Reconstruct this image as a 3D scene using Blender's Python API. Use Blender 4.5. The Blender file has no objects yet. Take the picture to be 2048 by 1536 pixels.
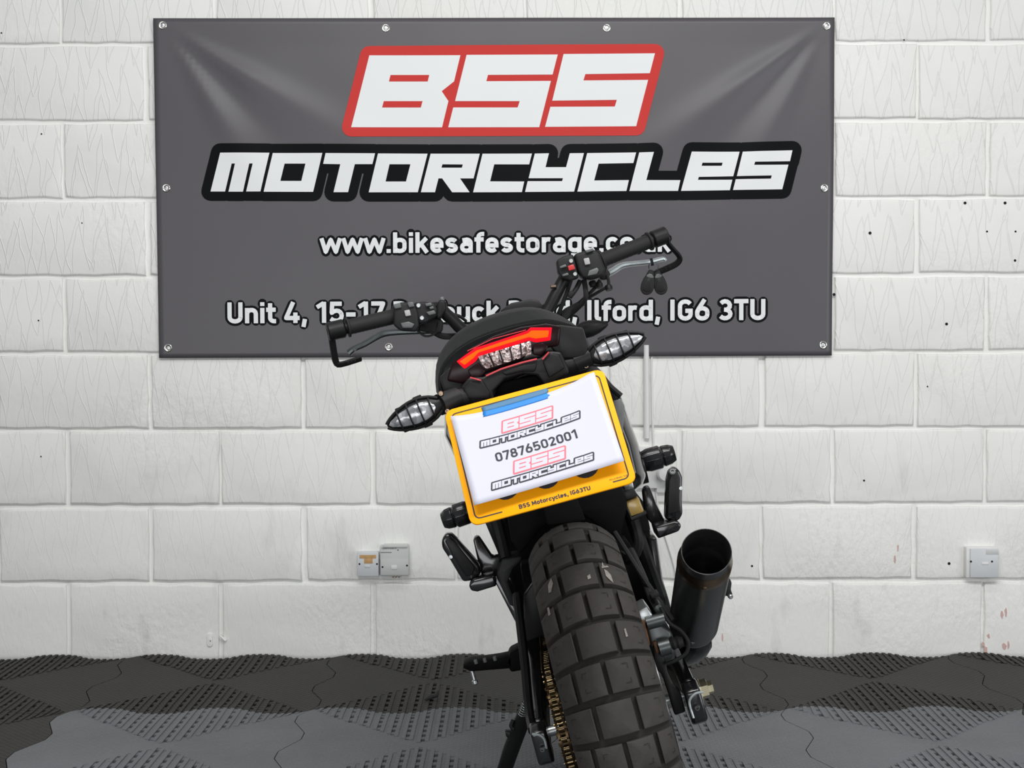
import bpy, bmesh, math, random
from mathutils import Vector, Matrix, noise
from mathutils.geometry import delaunay_2d_cdt
random.seed(4)
R_ = math.radians
SC = bpy.context.scene
COL = SC.collection
# ------------------------------------------------------------------ camera
FPX, CAMH, WALL_Y = 2840.0, 0.95, 4.17
cam_data = bpy.data.cameras.new('camera')
cam_data.sensor_width = 36.0
cam_data.lens = FPX / 2048 * 36.0
cam_data.clip_start = 0.05
cam = bpy.data.objects.new('camera', cam_data)
COL.objects.link(cam)
CAM_ROT = Matrix.Rotation(R_(90 - 2.06), 3, 'X') @ Matrix.Rotation(R_(-0.15), 3, 'Z')
cam.matrix_world = Matrix.Translation((0, 0, CAMH)) @ CAM_ROT.to_4x4()
SC.camera = cam
# ------------------------------------------------------------------ light
w = bpy.data.worlds.new('world'); SC.world = w; w.use_nodes = True
bg = w.node_tree.nodes['Background']
bg.inputs[0].default_value = (0.95, 0.98, 1.0, 1); bg.inputs[1].default_value = 0.28
def area(name, loc, rot, sx, sy, e, col=(1, 1, 1)):
    l = bpy.data.lights.new(name, 'AREA'); l.shape = 'RECTANGLE'; l.size = sx; l.size_y = sy
    l.energy = e; l.color = col
    o = bpy.data.objects.new(name, l); COL.objects.link(o); o.location = loc
    o.rotation_euler = [R_(a) for a in rot]
    return o
area('ceiling_tube_light', (0.15, 2.5, 2.95), (8, 0, 0), 2.8, 0.25, 12, (1.0, 0.99, 0.96))
area('workshop_tube_light', (0.25, 1.05, 2.95), (10, 0, 0), 3.0, 0.4, 92, (0.99, 0.99, 0.98))
area('added_right_fill', (4.1, -0.6, 1.05), (92, 0, 48), 3.2, 2.0, 62, (0.97, 0.98, 1.0))  # unseen fill lamp added on the right to brighten the wall
area('added_low_fill', (-0.9, -2.2, 0.55), (96, 0, -6), 4.4, 1.0, 58, (0.97, 0.98, 1.0))  # low fill added behind the camera to lift the lower wall
SC.view_settings.view_transform = 'Standard'; SC.view_settings.look = 'None'
SC.view_settings.exposure = 0.06; SC.view_settings.gamma = 1.0
SC.view_settings.use_curve_mapping = False
# ------------------------------------------------------------------ helpers
def ray(px, py):
    return CAM_ROT @ Vector(((px - 1024) / FPX, -(py - 768) / FPX, -1))
def wp(px, py, y=WALL_Y):            # photo point -> point on the wall plane
    d = ray(px, py); t = y / d.y
    return Vector((d.x * t, y, CAMH + d.z * t))
LEAN, XC, YC = R_(-15), 0.248, 2.33
BIKE = Matrix.Translation((XC, YC, 0.004)) @ Matrix.Rotation(LEAN, 4, 'Y')
BINV = BIKE.inverted()
def P(px, py, Y):                    # photo point -> bike-frame point at forward distance Y
    o = BINV @ Vector((0, 0, CAMH)); d = BINV.to_3x3() @ ray(px, py)
    t = (Y - o.y) / d.y
    return o + d * t
def smooth_loop(pts, k=3):
    out = []; n = len(pts)
    for i in range(n):
        p0, p1, p2, p3 = [Vector(pts[(i + d) % n]) for d in (-1, 0, 1, 2)]
        for q in range(k):
            t = q / k
            out.append(tuple(0.5 * ((2 * p1) + (p2 - p0) * t + (2 * p0 - 5 * p1 + 4 * p2 - p3) * t * t + (3 * p1 - p0 - 3 * p2 + p3) * t ** 3)))
    return out
def PL(pts, Y): return [P(a, b, Y) for a, b in pts]
def pxm(Y): return FPX / (YC + Y)     # pixels per metre at bike depth Y

class MB:
    def __init__(s): s.v = []; s.f = []
    def add(s, vs, fs):
        k = len(s.v); s.v += [Vector(p) for p in vs]; s.f += [[i + k for i in f] for f in fs]; return s
    def box(s, c, size, m=None):
        x, y, z = [a / 2 for a in size]
        vs = [Vector((i * x, j * y, k * z)) for i in (-1, 1) for j in (-1, 1) for k in (-1, 1)]
        if m is not None: vs = [m @ p for p in vs]
        return s.add([p + Vector(c) for p in vs], [(0, 1, 3, 2), (4, 6, 7, 5), (0, 4, 5, 1), (2, 3, 7, 6), (0, 2, 6, 4), (1, 5, 7, 3)])
    def prism(s, pts, vec):
        n = len(pts); vec = Vector(vec)
        vs = list(pts) + [Vector(p) + vec for p in pts]
        fs = [list(range(n)), list(range(2 * n - 1, n - 1, -1))] + [(i, (i + 1) % n, (i + 1) % n + n, i + n) for i in range(n)]
        return s.add(vs, fs)
    def loft(s, secs, cap=True, closed=True):
        n = len(secs[0]); vs = [p for q in secs for p in q]; fs = []
        for a in range(len(secs) - 1):
            for i in range(n if closed else n - 1):
                j = (i + 1) % n
                fs.append((a * n + i, a * n + j, (a + 1) * n + j, (a + 1) * n + i))
        if cap: fs += [list(range(n))[::-1], [(len(secs) - 1) * n + i for i in range(n)]]
        return s.add(vs, fs)
    def tube(s, pts, r, n=10, flat=1.0, up=None, sub=0, closed=False):
        pts = [Vector(p) for p in pts]
        rs = list(r) if isinstance(r, (list, tuple)) else [r] * len(pts)
        if sub:
            q, qr = [], []
            m = len(pts)
            for i in range(m - 1):
                p0, p1, p2, p3 = pts[max(i - 1, 0)], pts[i], pts[i + 1], pts[min(i + 2, m - 1)]
                for k in range(sub):
                    t = k / sub
                    q.append(0.5 * ((2 * p1) + (p2 - p0) * t + (2 * p0 - 5 * p1 + 4 * p2 - p3) * t * t + (3 * p1 - p0 - 3 * p2 + p3) * t ** 3))
                    qr.append(rs[i] * (1 - t) + rs[i + 1] * t)
            q.append(pts[-1]); qr.append(rs[-1]); pts, rs = q, qr
        m = len(pts); secs = []; u = None
        for i in range(m):
            a = pts[max(i - 1, 0)]; b = pts[min(i + 1, m - 1)]
            t = (b - a).normalized()
            if u is None:
                u = Vector(up) if up is not None else (Vector((0, 0, 1)) if abs(t.z) < .9 else Vector((0, 1, 0)))
            u = (u - t * u.dot(t)).normalized(); vv = t.cross(u)
            secs.append([pts[i] + (u * math.cos(2 * math.pi * k / n) * flat + vv * math.sin(2 * math.pi * k / n)) * rs[i] for k in range(n)])
        return s.loft(secs)
    def lathe(s, prof, o, ax, n=24, cap=True):
        o = Vector(o); ax = Vector(ax).normalized()
        u = (Vector((0, 0, 1)) if abs(ax.z) < .9 else Vector((0, 1, 0))); u = (u - ax * u.dot(ax)).normalized(); vv = ax.cross(u)
        secs = [[o + ax * h + (u * math.cos(2 * math.pi * k / n) + vv * math.sin(2 * math.pi * k / n)) * r for k in range(n)] for r, h in prof]
        return s.loft(secs, cap)
    def mesh(s, name, bevel=0, bseg=2, smooth=35, clean=True):
        bm = bmesh.new()
        bv = [bm.verts.new(p) for p in s.v]
        for f in s.f:
            try: bm.faces.new([bv[i] for i in f])
            except ValueError: pass
        if clean: bmesh.ops.recalc_face_normals(bm, faces=bm.faces)
        if bevel:
            es = [e for e in bm.edges if e.is_manifold and e.calc_face_angle(0) > R_(28)]
            bmesh.ops.bevel(bm, geom=es, offset=bevel, segments=bseg, affect='EDGES', profile=.5, clamp_overlap=True)
        me = bpy.data.meshes.new(name); bm.to_mesh(me); bm.free()
        if smooth:
            me.shade_smooth(); me.set_sharp_from_angle(angle=R_(smooth))
        return me
    def build(s, name, mat, parent=None, bevel=0, bseg=2, smooth=35, label=None, clean=True):
        o = link(name, s.mesh(name, bevel, bseg, smooth, clean), mat, parent)
        if label: o['label'] = label
        return o
def link(name, me, mat, parent=None):
    if not me.materials: me.materials.append(mat)
    o = bpy.data.objects.new(name, me); COL.objects.link(o)
    if parent: o.parent = parent
    return o
def empty(name, m=None):
    o = bpy.data.objects.new(name, None); COL.objects.link(o); o.empty_display_size = .05
    if m is not None: o.matrix_world = m
    return o
def tag(o, label=None, cat=None, group=None, kind=None):
    if label: o['label'] = label
    if cat: o['category'] = cat
    if group: o['group'] = group
    if kind: o['kind'] = kind
    return o
# ------------------------------------------------------------------ materials
def mat(name, col, rough=.5, metal=0.0, var=.12, nscale=40, bump=0.0, bscale=200, spec=.5, coat=0.0, emit=None, estr=0, trans=0, rvar=.1):
    m = bpy.data.materials.new(name); m.use_nodes = True
    nt = m.node_tree; b = nt.nodes['Principled BSDF']; L = nt.links.new
    tc = nt.nodes.new('ShaderNodeTexCoord')
    n = nt.nodes.new('ShaderNodeTexNoise'); n.inputs['Scale'].default_value = nscale; n.inputs['Detail'].default_value = 4
    L(tc.outputs['Object'], n.inputs['Vector'])
    mx = nt.nodes.new('ShaderNodeMix'); mx.data_type = 'RGBA'
    mx.inputs[6].default_value = (*[c * (1 - var) for c in col], 1); mx.inputs[7].default_value = (*[min(1, c * (1 + var)) for c in col], 1)
    L(n.outputs[0], mx.inputs[0]); L(mx.outputs[2], b.inputs['Base Color'])
    mr = nt.nodes.new('ShaderNodeMapRange'); mr.inputs[3].default_value = max(.02, rough - rvar); mr.inputs[4].default_value = min(1, rough + rvar)
    L(n.outputs[0], mr.inputs[0]); L(mr.outputs[0], b.inputs['Roughness'])
    b.inputs['Metallic'].default_value = metal
    b.inputs['Specular IOR Level'].default_value = spec
    b.inputs['Coat Weight'].default_value = coat; b.inputs['Coat Roughness'].default_value = .08
    if trans: b.inputs['Transmission Weight'].default_value = trans
    if emit:
        b.inputs['Emission Color'].default_value = (*emit, 1); b.inputs['Emission Strength'].default_value = estr
    if bump:
        n2 = nt.nodes.new('ShaderNodeTexNoise'); n2.inputs['Scale'].default_value = bscale; n2.inputs['Detail'].default_value = 3
        L(tc.outputs['Object'], n2.inputs['Vector'])
        bp = nt.nodes.new('ShaderNodeBump'); bp.inputs['Strength'].default_value = bump; bp.inputs['Distance'].default_value = .002
        L(n2.outputs[0], bp.inputs['Height']); L(bp.outputs[0], b.inputs['Normal'])
    return m
def nd(nt, op, a, b=None, c=None):
    n = nt.nodes.new('ShaderNodeMath'); n.operation = op
    for i, v in enumerate((a, b, c)):
        if v is None: continue
        if isinstance(v, (int, float)): n.inputs[i].default_value = v
        else: nt.links.new(v, n.inputs[i])
    return n.outputs[0]
def noise_out(nt, vec, scale, detail=3, vm=None):
    if vm:
        mp = nt.nodes.new('ShaderNodeMapping'); mp.inputs['Scale'].default_value = vm
        nt.links.new(vec, mp.inputs['Vector']); vec = mp.outputs[0]
    n = nt.nodes.new('ShaderNodeTexNoise'); n.inputs['Scale'].default_value = scale; n.inputs['Detail'].default_value = detail
    nt.links.new(vec, n.inputs['Vector']); return n.outputs[0]
def wall_paint(name, base, zig=1.0):
    m = bpy.data.materials.new(name); m.use_nodes = True
    nt = m.node_tree; b = nt.nodes['Principled BSDF']; L = nt.links.new
    g = nt.nodes.new('ShaderNodeNewGeometry'); pos = g.outputs['Position']
    sx = nt.nodes.new('ShaderNodeSeparateXYZ'); L(pos, sx.inputs[0]); x, z = sx.outputs[0], sx.outputs[2]
    lines = None
    for k, (lam, per, ph) in enumerate(((.041, .17, .0), (.033, .21, .37))):
        n1 = noise_out(nt, pos, 5 + 3 * k, 2)
        n2 = noise_out(nt, pos, 11 + 5 * k, 2, (1, 1, .15))
        xn = nd(nt, 'ADD', x, nd(nt, 'MULTIPLY', nd(nt, 'SUBTRACT', n1, .5), .045))
        tri = nd(nt, 'PINGPONG', nd(nt, 'DIVIDE', nd(nt, 'ADD', xn, ph), lam), 1.0)
        v = nd(nt, 'FRACT', nd(nt, 'ADD', nd(nt, 'DIVIDE', z, per), nd(nt, 'ADD', nd(nt, 'MULTIPLY', n2, .75), ph)))
        d = nd(nt, 'ABSOLUTE', nd(nt, 'SUBTRACT', v, tri))
        mr = nt.nodes.new('ShaderNodeMapRange'); mr.interpolation_type = 'SMOOTHSTEP'
        L(d, mr.inputs[0]); mr.inputs[1].default_value = 0; mr.inputs[2].default_value = .055; mr.inputs[3].default_value = 1; mr.inputs[4].default_value = 0
        lines = mr.outputs[0] if lines is None else nd(nt, 'MAXIMUM', lines, mr.outputs[0])
    zm = nt.nodes.new('ShaderNodeMapRange'); L(z, zm.inputs[0]); zm.inputs[1].default_value = .05; zm.inputs[2].default_value = 1.1
    zm.inputs[3].default_value = .25; zm.inputs[4].default_value = 1.0
    lines = nd(nt, 'MULTIPLY', nd(nt, 'MULTIPLY', lines, zm.outputs[0]), zig)
    patch = nt.nodes.new('ShaderNodeMapRange'); L(noise_out(nt, pos, 3.2, 1), patch.inputs[0]); patch.inputs[1].default_value = .45; patch.inputs[2].default_value = .62
    lowz = nt.nodes.new('ShaderNodeMapRange'); L(z, lowz.inputs[0]); lowz.inputs[1].default_value = .1; lowz.inputs[2].default_value = 1.3; lowz.inputs[3].default_value = 1.0; lowz.inputs[4].default_value = .25
    stip = nd(nt, 'MULTIPLY', noise_out(nt, pos, 62, 4, (1.25, 1, .75)), nd(nt, 'ADD', nd(nt, 'MULTIPLY', patch.outputs[0], 1.5), nd(nt, 'MULTIPLY', lowz.outputs[0], .75)))
    low = noise_out(nt, pos, 9, 2)
    hgt = nd(nt, 'ADD', nd(nt, 'MULTIPLY', lines, .55), nd(nt, 'ADD', nd(nt, 'MULTIPLY', stip, .9), nd(nt, 'MULTIPLY', low, .8)))
    bp = nt.nodes.new('ShaderNodeBump'); bp.inputs['Strength'].default_value = .62; bp.inputs['Distance'].default_value = .0028
    L(hgt, bp.inputs['Height']); L(bp.outputs[0], b.inputs['Normal'])
    # grubby scuffs with shapes of their own, mostly on the lower courses
    sm = nt.nodes.new('ShaderNodeMapRange'); L(noise_out(nt, pos, 9, 5, (1.6, 1, .6)), sm.inputs[0]); sm.inputs[1].default_value = .62; sm.inputs[2].default_value = .78
    lowm = nt.nodes.new('ShaderNodeMapRange'); L(z, lowm.inputs[0]); lowm.inputs[1].default_value = .15; lowm.inputs[2].default_value = .9; lowm.inputs[3].default_value = .36; lowm.inputs[4].default_value = .05
    fac = nd(nt, 'MULTIPLY', sm.outputs[0], lowm.outputs[0])
    mx0 = nt.nodes.new('ShaderNodeMix'); mx0.data_type = 'RGBA'; L(noise_out(nt, pos, 1.7, 3), mx0.inputs[0])
    mx0.inputs[6].default_value = (base[0] * .96, base[1] * .96, base[2] * .93, 1); mx0.inputs[7].default_value = (*[min(1, c * 1.03) for c in base], 1)
    mx = nt.nodes.new('ShaderNodeMix'); mx.data_type = 'RGBA'; L(fac, mx.inputs[0]); L(mx0.outputs[2], mx.inputs[6]); mx.inputs[7].default_value = (.40, .39, .36, 1)
    L(mx.outputs[2], b.inputs['Base Color']); b.inputs['Roughness'].default_value = .55; b.inputs['Specular IOR Level'].default_value = .35
    return m
def mat_rubber_mat(name, col):
    m = bpy.data.materials.new(name); m.use_nodes = True
    nt = m.node_tree; b = nt.nodes['Principled BSDF']; L = nt.links.new
    tc = nt.nodes.new('ShaderNodeTexCoord'); pos = tc.outputs['Object']
    g = nt.nodes.new('ShaderNodeNewGeometry')
    nz = noise_out(nt, g.outputs['Position'], 5, 5)
    mx = nt.nodes.new('ShaderNodeMix'); mx.data_type = 'RGBA'; L(nz, mx.inputs[0])
    mx.inputs[6].default_value = (*[c * .8 for c in col], 1); mx.inputs[7].default_value = (*[c * 1.25 for c in col], 1)
    L(mx.outputs[2], b.inputs['Base Color'])
    sx = nt.nodes.new('ShaderNodeSeparateXYZ'); L(pos, sx.inputs[0])
    a = nd(nt, 'PINGPONG', nd(nt, 'MULTIPLY', nd(nt, 'ADD', sx.outputs[0], sx.outputs[1]), 105), 1.0)
    c = nd(nt, 'PINGPONG', nd(nt, 'MULTIPLY', nd(nt, 'SUBTRACT', sx.outputs[0], sx.outputs[1]), 105), 1.0)
    hh = nd(nt, 'ADD', nd(nt, 'MAXIMUM', a, c), nd(nt, 'MULTIPLY', noise_out(nt, pos, 300, 2), .4))
    bp = nt.nodes.new('ShaderNodeBump'); bp.inputs['Strength'].default_value = .8; bp.inputs['Distance'].default_value = .002
    L(hh, bp.inputs['Height']); L(bp.outputs[0], b.inputs['Normal'])
    b.inputs['Roughness'].default_value = .6; b.inputs['Specular IOR Level'].default_value = .3
    return m
M = {}
M['paint'] = wall_paint('white_block_paint', (.855, .855, .835))
M['mortar'] = wall_paint('white_mortar_paint', (.86, .86, .845), 0.0)
M['mat_dark'] = mat_rubber_mat('charcoal_rubber', (.022, .020, .0185))
M['mat_grey'] = mat_rubber_mat('grey_rubber', (.128, .135, .143))
M['mat_base'] = mat('dark_underlay', (.012, .012, .012), .9)
M['vinyl'] = mat('grey_vinyl', (.096, .090, .099), .36, var=.04, nscale=3, bump=.03, bscale=900, spec=.40, rvar=.05)
M['ink_red'] = mat('red_ink', (.60, .038, .033), .5, var=.03, nscale=3, spec=.2)
M['ink_black'] = mat('black_ink', (.004, .0045, .005), .5, var=.03, nscale=3, spec=.08)
M['ink_white'] = mat('white_ink', (.80, .82, .82), .38, var=.02, nscale=4)
M['chrome'] = mat('nickel_eyelet', (.75, .73, .68), .22, 1.0)
M['dark'] = mat('hole_dark', (.006, .006, .006), .9)
M['pvc'] = mat('white_pvc', (.76, .76, .75), .35, var=.03)
M['pvc_grey'] = mat('pale_grey_pvc', (.58, .60, .58), .4, var=.04)
M['pvc_blue'] = mat('cool_white_pvc', (.64, .66, .68), .35, var=.03)
M['label_tan'] = mat('tan_sticker', (.55, .33, .14), .6, var=.3, nscale=120)
M['print_grey'] = mat('grey_print', (.16, .18, .17), .6)
M['scuff'] = mat('red_scuff', (.62, .42, .38), .7, var=.15)
M['cover'] = mat('satin_black_plastic', (.009, .009, .0095), .45, bump=.04, bscale=700, spec=.28)
M['shade_black'] = mat('shade_darkened_black_plastic', (.0035, .0035, .0035), .7, spec=.1)  # black plastic with shade painted in, darker copy for under-tail and inner parts
M['plastic'] = mat('textured_black_plastic', (.013, .013, .014), .55, bump=.08, bscale=900, spec=.35)
M['gloss'] = mat('gloss_black', (.008, .008, .009), .18, coat=.4)
M['seat'] = mat('black_seat_vinyl', (.009, .0094, .0098), .55, bump=.10, bscale=600, spec=.16)
M['tailblack'] = mat('tail_black', (.006, .006, .0065), .22, spec=.25)
M['rubber'] = mat('black_rubber', (.016, .016, .016), .65, bump=.1, bscale=300, spec=.3)
M['tyre'] = mat('worn_tyre_rubber', (.038, .0345, .031), .72, var=.5, nscale=28, bump=.25, bscale=160, spec=.3)
M['tyre_side'] = mat('tyre_carcass', (.026, .0235, .021), .8, var=.4, nscale=40, bump=.2, bscale=150, spec=.25)
M['metal'] = mat('dark_grey_alloy', (.115, .125, .125), .38, .8, nscale=60)
M['silver'] = mat('silver_alloy', (.55, .57, .57), .33, .9, nscale=60)
M['steel'] = mat('brushed_dark_steel', (.12, .12, .123), .32, .9, nscale=90, var=.3)
M['heat'] = mat('heat_tinted_steel', (.23, .17, .12), .3, 1.0, var=.45, nscale=30)
M['brass'] = mat('yellow_zinc_nut', (.60, .55, .38), .3, 1.0, var=.25)
M['chain'] = mat('oily_gold_chain', (.045, .030, .015), .22, 1.0, var=.6, nscale=150)
M['roller'] = mat('chain_roller', (.15, .11, .06), .2, 1.0, var=.5, nscale=150)
M['chalk'] = mat('chalky_scuff', (.23, .21, .19), .8, var=.5, nscale=200)
M['rust'] = mat('rusty_pad', (.16, .075, .035), .7, .3, var=.5, nscale=120)
M['plate'] = mat('reflective_amber_plate', (.92, .36, .0), .5, var=.03, nscale=5, spec=.15)
M['paper'] = mat('white_paper', (.50, .50, .575), .7, var=.01, nscale=4)
M['ink_pink'] = mat('printed_red', (.72, .14, .17), .7, var=.05)
M['ink_dark'] = mat('printed_black', (.022, .022, .028), .7, var=.05)
M['tape'] = mat('blue_masking_tape', (.008, .19, .62), .6, var=.18, nscale=30, bump=.1, bscale=500)
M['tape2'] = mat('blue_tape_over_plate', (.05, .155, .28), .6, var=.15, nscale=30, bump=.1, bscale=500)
M['lens_red'] = mat('smoked_red_lens', (.010, .001, .0025), .3, spec=.25)
M['led'] = mat('led_bar', (.25, .01, .0), .4, emit=(1.0, .072, .0015), estr=1.9, var=0, spec=.1)
M['led_edge'] = mat('led_bar_edge', (.3, .0, .01), .4, spec=.1, emit=(1.0, .006, .012), estr=.85, var=0)
M['amber_fluid'] = mat('amber_fluid_reservoir', (.30, .20, .055), .25, var=.5, nscale=60, coat=.3)
M['switch'] = mat('grey_switch', (.12, .125, .125), .4, var=.15)
M['switch_white'] = mat('pale_switch', (.42, .42, .41), .45)
M['switch_red'] = mat('red_kill_switch', (.55, .03, .03), .4)
M['lever'] = mat('brushed_lever', (.52, .57, .58), .34, .6, var=.25, nscale=50)
M['lever_dark'] = mat('grey_lever', (.12, .136, .136), .34, .65, var=.25, nscale=50)
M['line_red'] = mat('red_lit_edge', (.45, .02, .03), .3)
def lens_mat(name, c1, c2, scale, bs=.8):
    m = bpy.data.materials.new(name); m.use_nodes = True; nt = m.node_tree; b = nt.nodes['Principled BSDF']; L = nt.links.new
    tc = nt.nodes.new('ShaderNodeTexCoord')
    vo = nt.nodes.new('ShaderNodeTexVoronoi'); vo.inputs['Scale'].default_value = scale; L(tc.outputs['Object'], vo.inputs['Vector'])
    cr = nt.nodes.new('ShaderNodeValToRGB'); L(vo.outputs['Color'], cr.inputs[0])
    cr.color_ramp.elements[0].color = (*c1, 1); cr.color_ramp.elements[1].color = (*c2, 1)
    cr.color_ramp.elements[0].position = .25; cr.color_ramp.elements[1].position = .8
    L(cr.outputs[0], b.inputs['Base Color']); b.inputs['Roughness'].default_value = .2; b.inputs['Metallic'].default_value = .4; b.inputs['Coat Weight'].default_value = .7
    bp = nt.nodes.new('ShaderNodeBump'); bp.inputs['Strength'].default_value = bs; bp.inputs['Distance'].default_value = .002; L(vo.outputs['Distance'], bp.inputs['Height']); L(bp.outputs[0], b.inputs['Normal'])
    return m
M['reflector'] = lens_mat('faceted_reflector', (.06, .03, .03), (.75, .60, .58), 260)
M['ind_lens'] = lens_mat('clear_indicator_lens', (.22, .225, .24), (.52, .53, .55), 130, .25)
# ------------------------------------------------------------------ the wall of painted blocks
wall = MB().box((0, WALL_Y + .085, 1.45), (8.0, .15, 2.94)).build('wall_back', M['mortar'], smooth=0)
tag(wall, 'white painted concrete block wall behind the motorcycle', kind='structure')
FRONT = WALL_Y; BACK = WALL_Y + .0105
def block_mesh(L, H, seed):
    rnd = random.Random(seed); per = []
    nx, nz = max(4, int(L / .045)), 5
    for i in range(nx): per.append((-L / 2 + L * i / nx, -H / 2))
    for i in range(nz): per.append((L / 2, -H / 2 + H * i / nz))
    for i in range(nx): per.append((L / 2 - L * i / nx, H / 2))
    for i in range(nz): per.append((-L / 2, H / 2 - H * i / nz))
    n = len(per); j = [(rnd.uniform(-.0022, .0022), rnd.uniform(-.0022, .0022)) for _ in per]
    def ring(ins, y):
        out = []
        for (a, c), (ja, jc) in zip(per, j):
            sx = 1 - 2 * ins / L; sz = 1 - 2 * ins / H
            out.append(Vector((a * sx + ja, y, c * sz + jc)))
        return out
    mb = MB().loft([ring(-.0005, .011), ring(.0, .0045), ring(.0015, .0012), ring(.0055, 0)], cap=False)
    k = len(mb.v); mb.f.append([k - n + i for i in range(n)])
    me = mb.mesh('block', smooth=60); me.materials.append(M['paint']); return me
BH, BL = .2125, .4375
VAR = [block_mesh(BL, BH, s) for s in range(6)]
odd0, even0 = wp(130, 640).x, wp(297, 640).x
Z1 = wp(1024, 1163).z; DZ = (wp(1024, 87).z - Z1) / 7
for r in range(1, 13):
    zt = Z1 + DZ * (r - 1); zb = zt - DZ
    x0 = (odd0 if r % 2 else even0)
    for k in range(-6, 13):
        xl = x0 + .4505 * k
        if xl < -3.4 or xl > 3.4: continue
        o = link('block', random.choice(VAR), M['paint'], wall)
        o.location = (xl + .225 + random.uniform(-.003, .003), FRONT + random.uniform(-.0008, .0012), (zt + zb) / 2 + random.uniform(-.0015, .0015))
        o.rotation_euler = (0, random.uniform(-.003, .003), 0)
        if r == 1: o.scale.z = 1.25; o.location.z -= .027
for px, py, r in ((1740, 466, 3), (1930, 406, 3), (2010, 406, 3), (1974, 463, 2), (2031, 463, 2), (2030, 521, 2.5), (1893, 648, 3), (1668, 589, 3), (1898, 1127, 3), (1855, 773, 1.5), (83, 268, 1.6), (3, 66, 1.6), (82, 913, 1.4), (1504, 1132, 2.2), (1808, 80, 1.5), (1728, 961, 2), (77, 641, 1.6), (164, 446, 1.4)):
    c = wp(px, py); a = r / 684
    MB().lathe([(a, 0), (a, -.0012), (a * .8, -.0014), (.0002, -.0010)], c + Vector((0, .0002, 0)), (0, 1, 0), 10).build('drill_hole', M['dark'], wall)
rs = random.Random(8)
for px, py, ww, hh in ((1971, 1300, 5, 16), (1966, 1288, 4, 10), (1977, 1272, 3, 10), (2009, 1292, 5, 14), (2017, 1290, 2, 16), (2004, 1230, 3, 14), (2012, 1225, 3, 18), (1790, 1120, 3, 16), (1796, 1095, 2, 14), (1445, 1275, 2, 18)):
    pts = []
    for k in range(9):
        a = 2 * math.pi * k / 9; f = rs.uniform(.55, 1.1)
        pts.append(wp(px + math.cos(a) * ww * f, py + math.sin(a) * hh * f * .6) + Vector((0, -.0008, 0)))
    MB().prism(pts, (0, .0016, 0)).build('paint_scuff', M['scuff'], wall, smooth=0)
a, b = wp(440, 1271), wp(452, 1281)
MB().tube([Vector((a.x, FRONT - .003, a.z)), Vector((b.x, FRONT - .004, b.z))], [.003, .0042], 8).build('painted_stub', M['paint'], wall)
# ------------------------------------------------------------------ interlocking floor mats
floor = MB().box((0.085, .6, -.035), (8.4, 7.2, .04)).build('floor', M['mat_base'], smooth=0)
tag(floor, 'floor of interlocking rubber mats with ribbed and smooth diamonds', kind='structure')
T = .6
def tile_mesh():
    nx, ny, g = 64, 60, .0011
    hx, hy = T / 2 - g, T / 2 - g
    def wv(t, A=.014): return A * math.tanh(2.2 * math.sin(2 * math.pi * t / .3)) / math.tanh(2.2)
    def zz(t):
        f = (t / .3) % 1.0; k = f * 4 if f < .25 else (2 - f * 4 if f < .75 else f * 4 - 4)
        return max(-.019, min(.019, .030 * k))
    def disp(x, y, z):
        fx = math.exp(-((T / 2 - abs(x)) / .055) ** 2); fy = math.exp(-((T / 2 - abs(y)) / .055) ** 2)
        return (x + zz(y) * fx, y + wv(x) * fy, z + .0035 * fy * math.sin(2 * math.pi * x / .3))
    H = {}
    for i in range(nx):
        for j in range(ny):
            x = -hx + 2 * hx * (i + .5) / nx; y = -hy + 2 * hy * (j + .5) / ny
            if abs(y) > abs(x) + .012:
                q = i % 4
                H[i, j] = (-.010 if (j % 4 in (1, 2) and 1 < j < ny - 2) else -.0004) if q == 0 else (.0020 if q in (1, 3) else -.0004)
            else: H[i, j] = .0004
    vs, fs = [], []
    def cx(i): return -hx + 2 * hx * i / nx
    def cy(j): return -hy + 2 * hy * j / ny
    def quad(a, b, c, d):
        k = len(vs); vs.extend((disp(*a), disp(*b), disp(*c), disp(*d))); fs.append((k, k + 1, k + 2, k + 3))
    for (i, j), h in H.items():
        x0, x1, y0, y1 = cx(i), cx(i + 1), cy(j), cy(j + 1)
        quad((x0, y0, h), (x1, y0, h), (x1, y1, h), (x0, y1, h))
        h2 = H.get((i + 1, j), -.014)
        if h2 != h: quad((x1, y0, h), (x1, y0, h2), (x1, y1, h2), (x1, y1, h))
        if i == 0: quad((x0, y1, h), (x0, y1, -.014), (x0, y0, -.014), (x0, y0, h))
        h2 = H.get((i, j + 1), -.014)
        if h2 != h: quad((x1, y1, h), (x1, y1, h2), (x0, y1, h2), (x0, y1, h))
        if j == 0: quad((x0, y0, h), (x0, y0, -.014), (x1, y0, -.014), (x1, y0, h))
    me = bpy.data.meshes.new('mat_tile'); me.from_pydata(vs, [], fs); me.materials.append(M['mat_grey']); return me
TM = tile_mesh()
ROW0 = WALL_Y - .025 - T / 2
for r in range(0, 8):
    for c in range(-5, 7):
        xc = .085 + T * (c - .5)
        o = link('mat_tile', TM, None, floor); o.location = (xc, ROW0 - T * r, 0)
        dark = r == 0 or (r == 1 and (xc < -1.2 or xc > 1.4)) or (r > 1 and (xc < -1.7 or xc > 2.0))
        o.material_slots[0].link = 'OBJECT'; o.material_slots[0].material = M['mat_dark' if dark else 'mat_grey']
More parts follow.
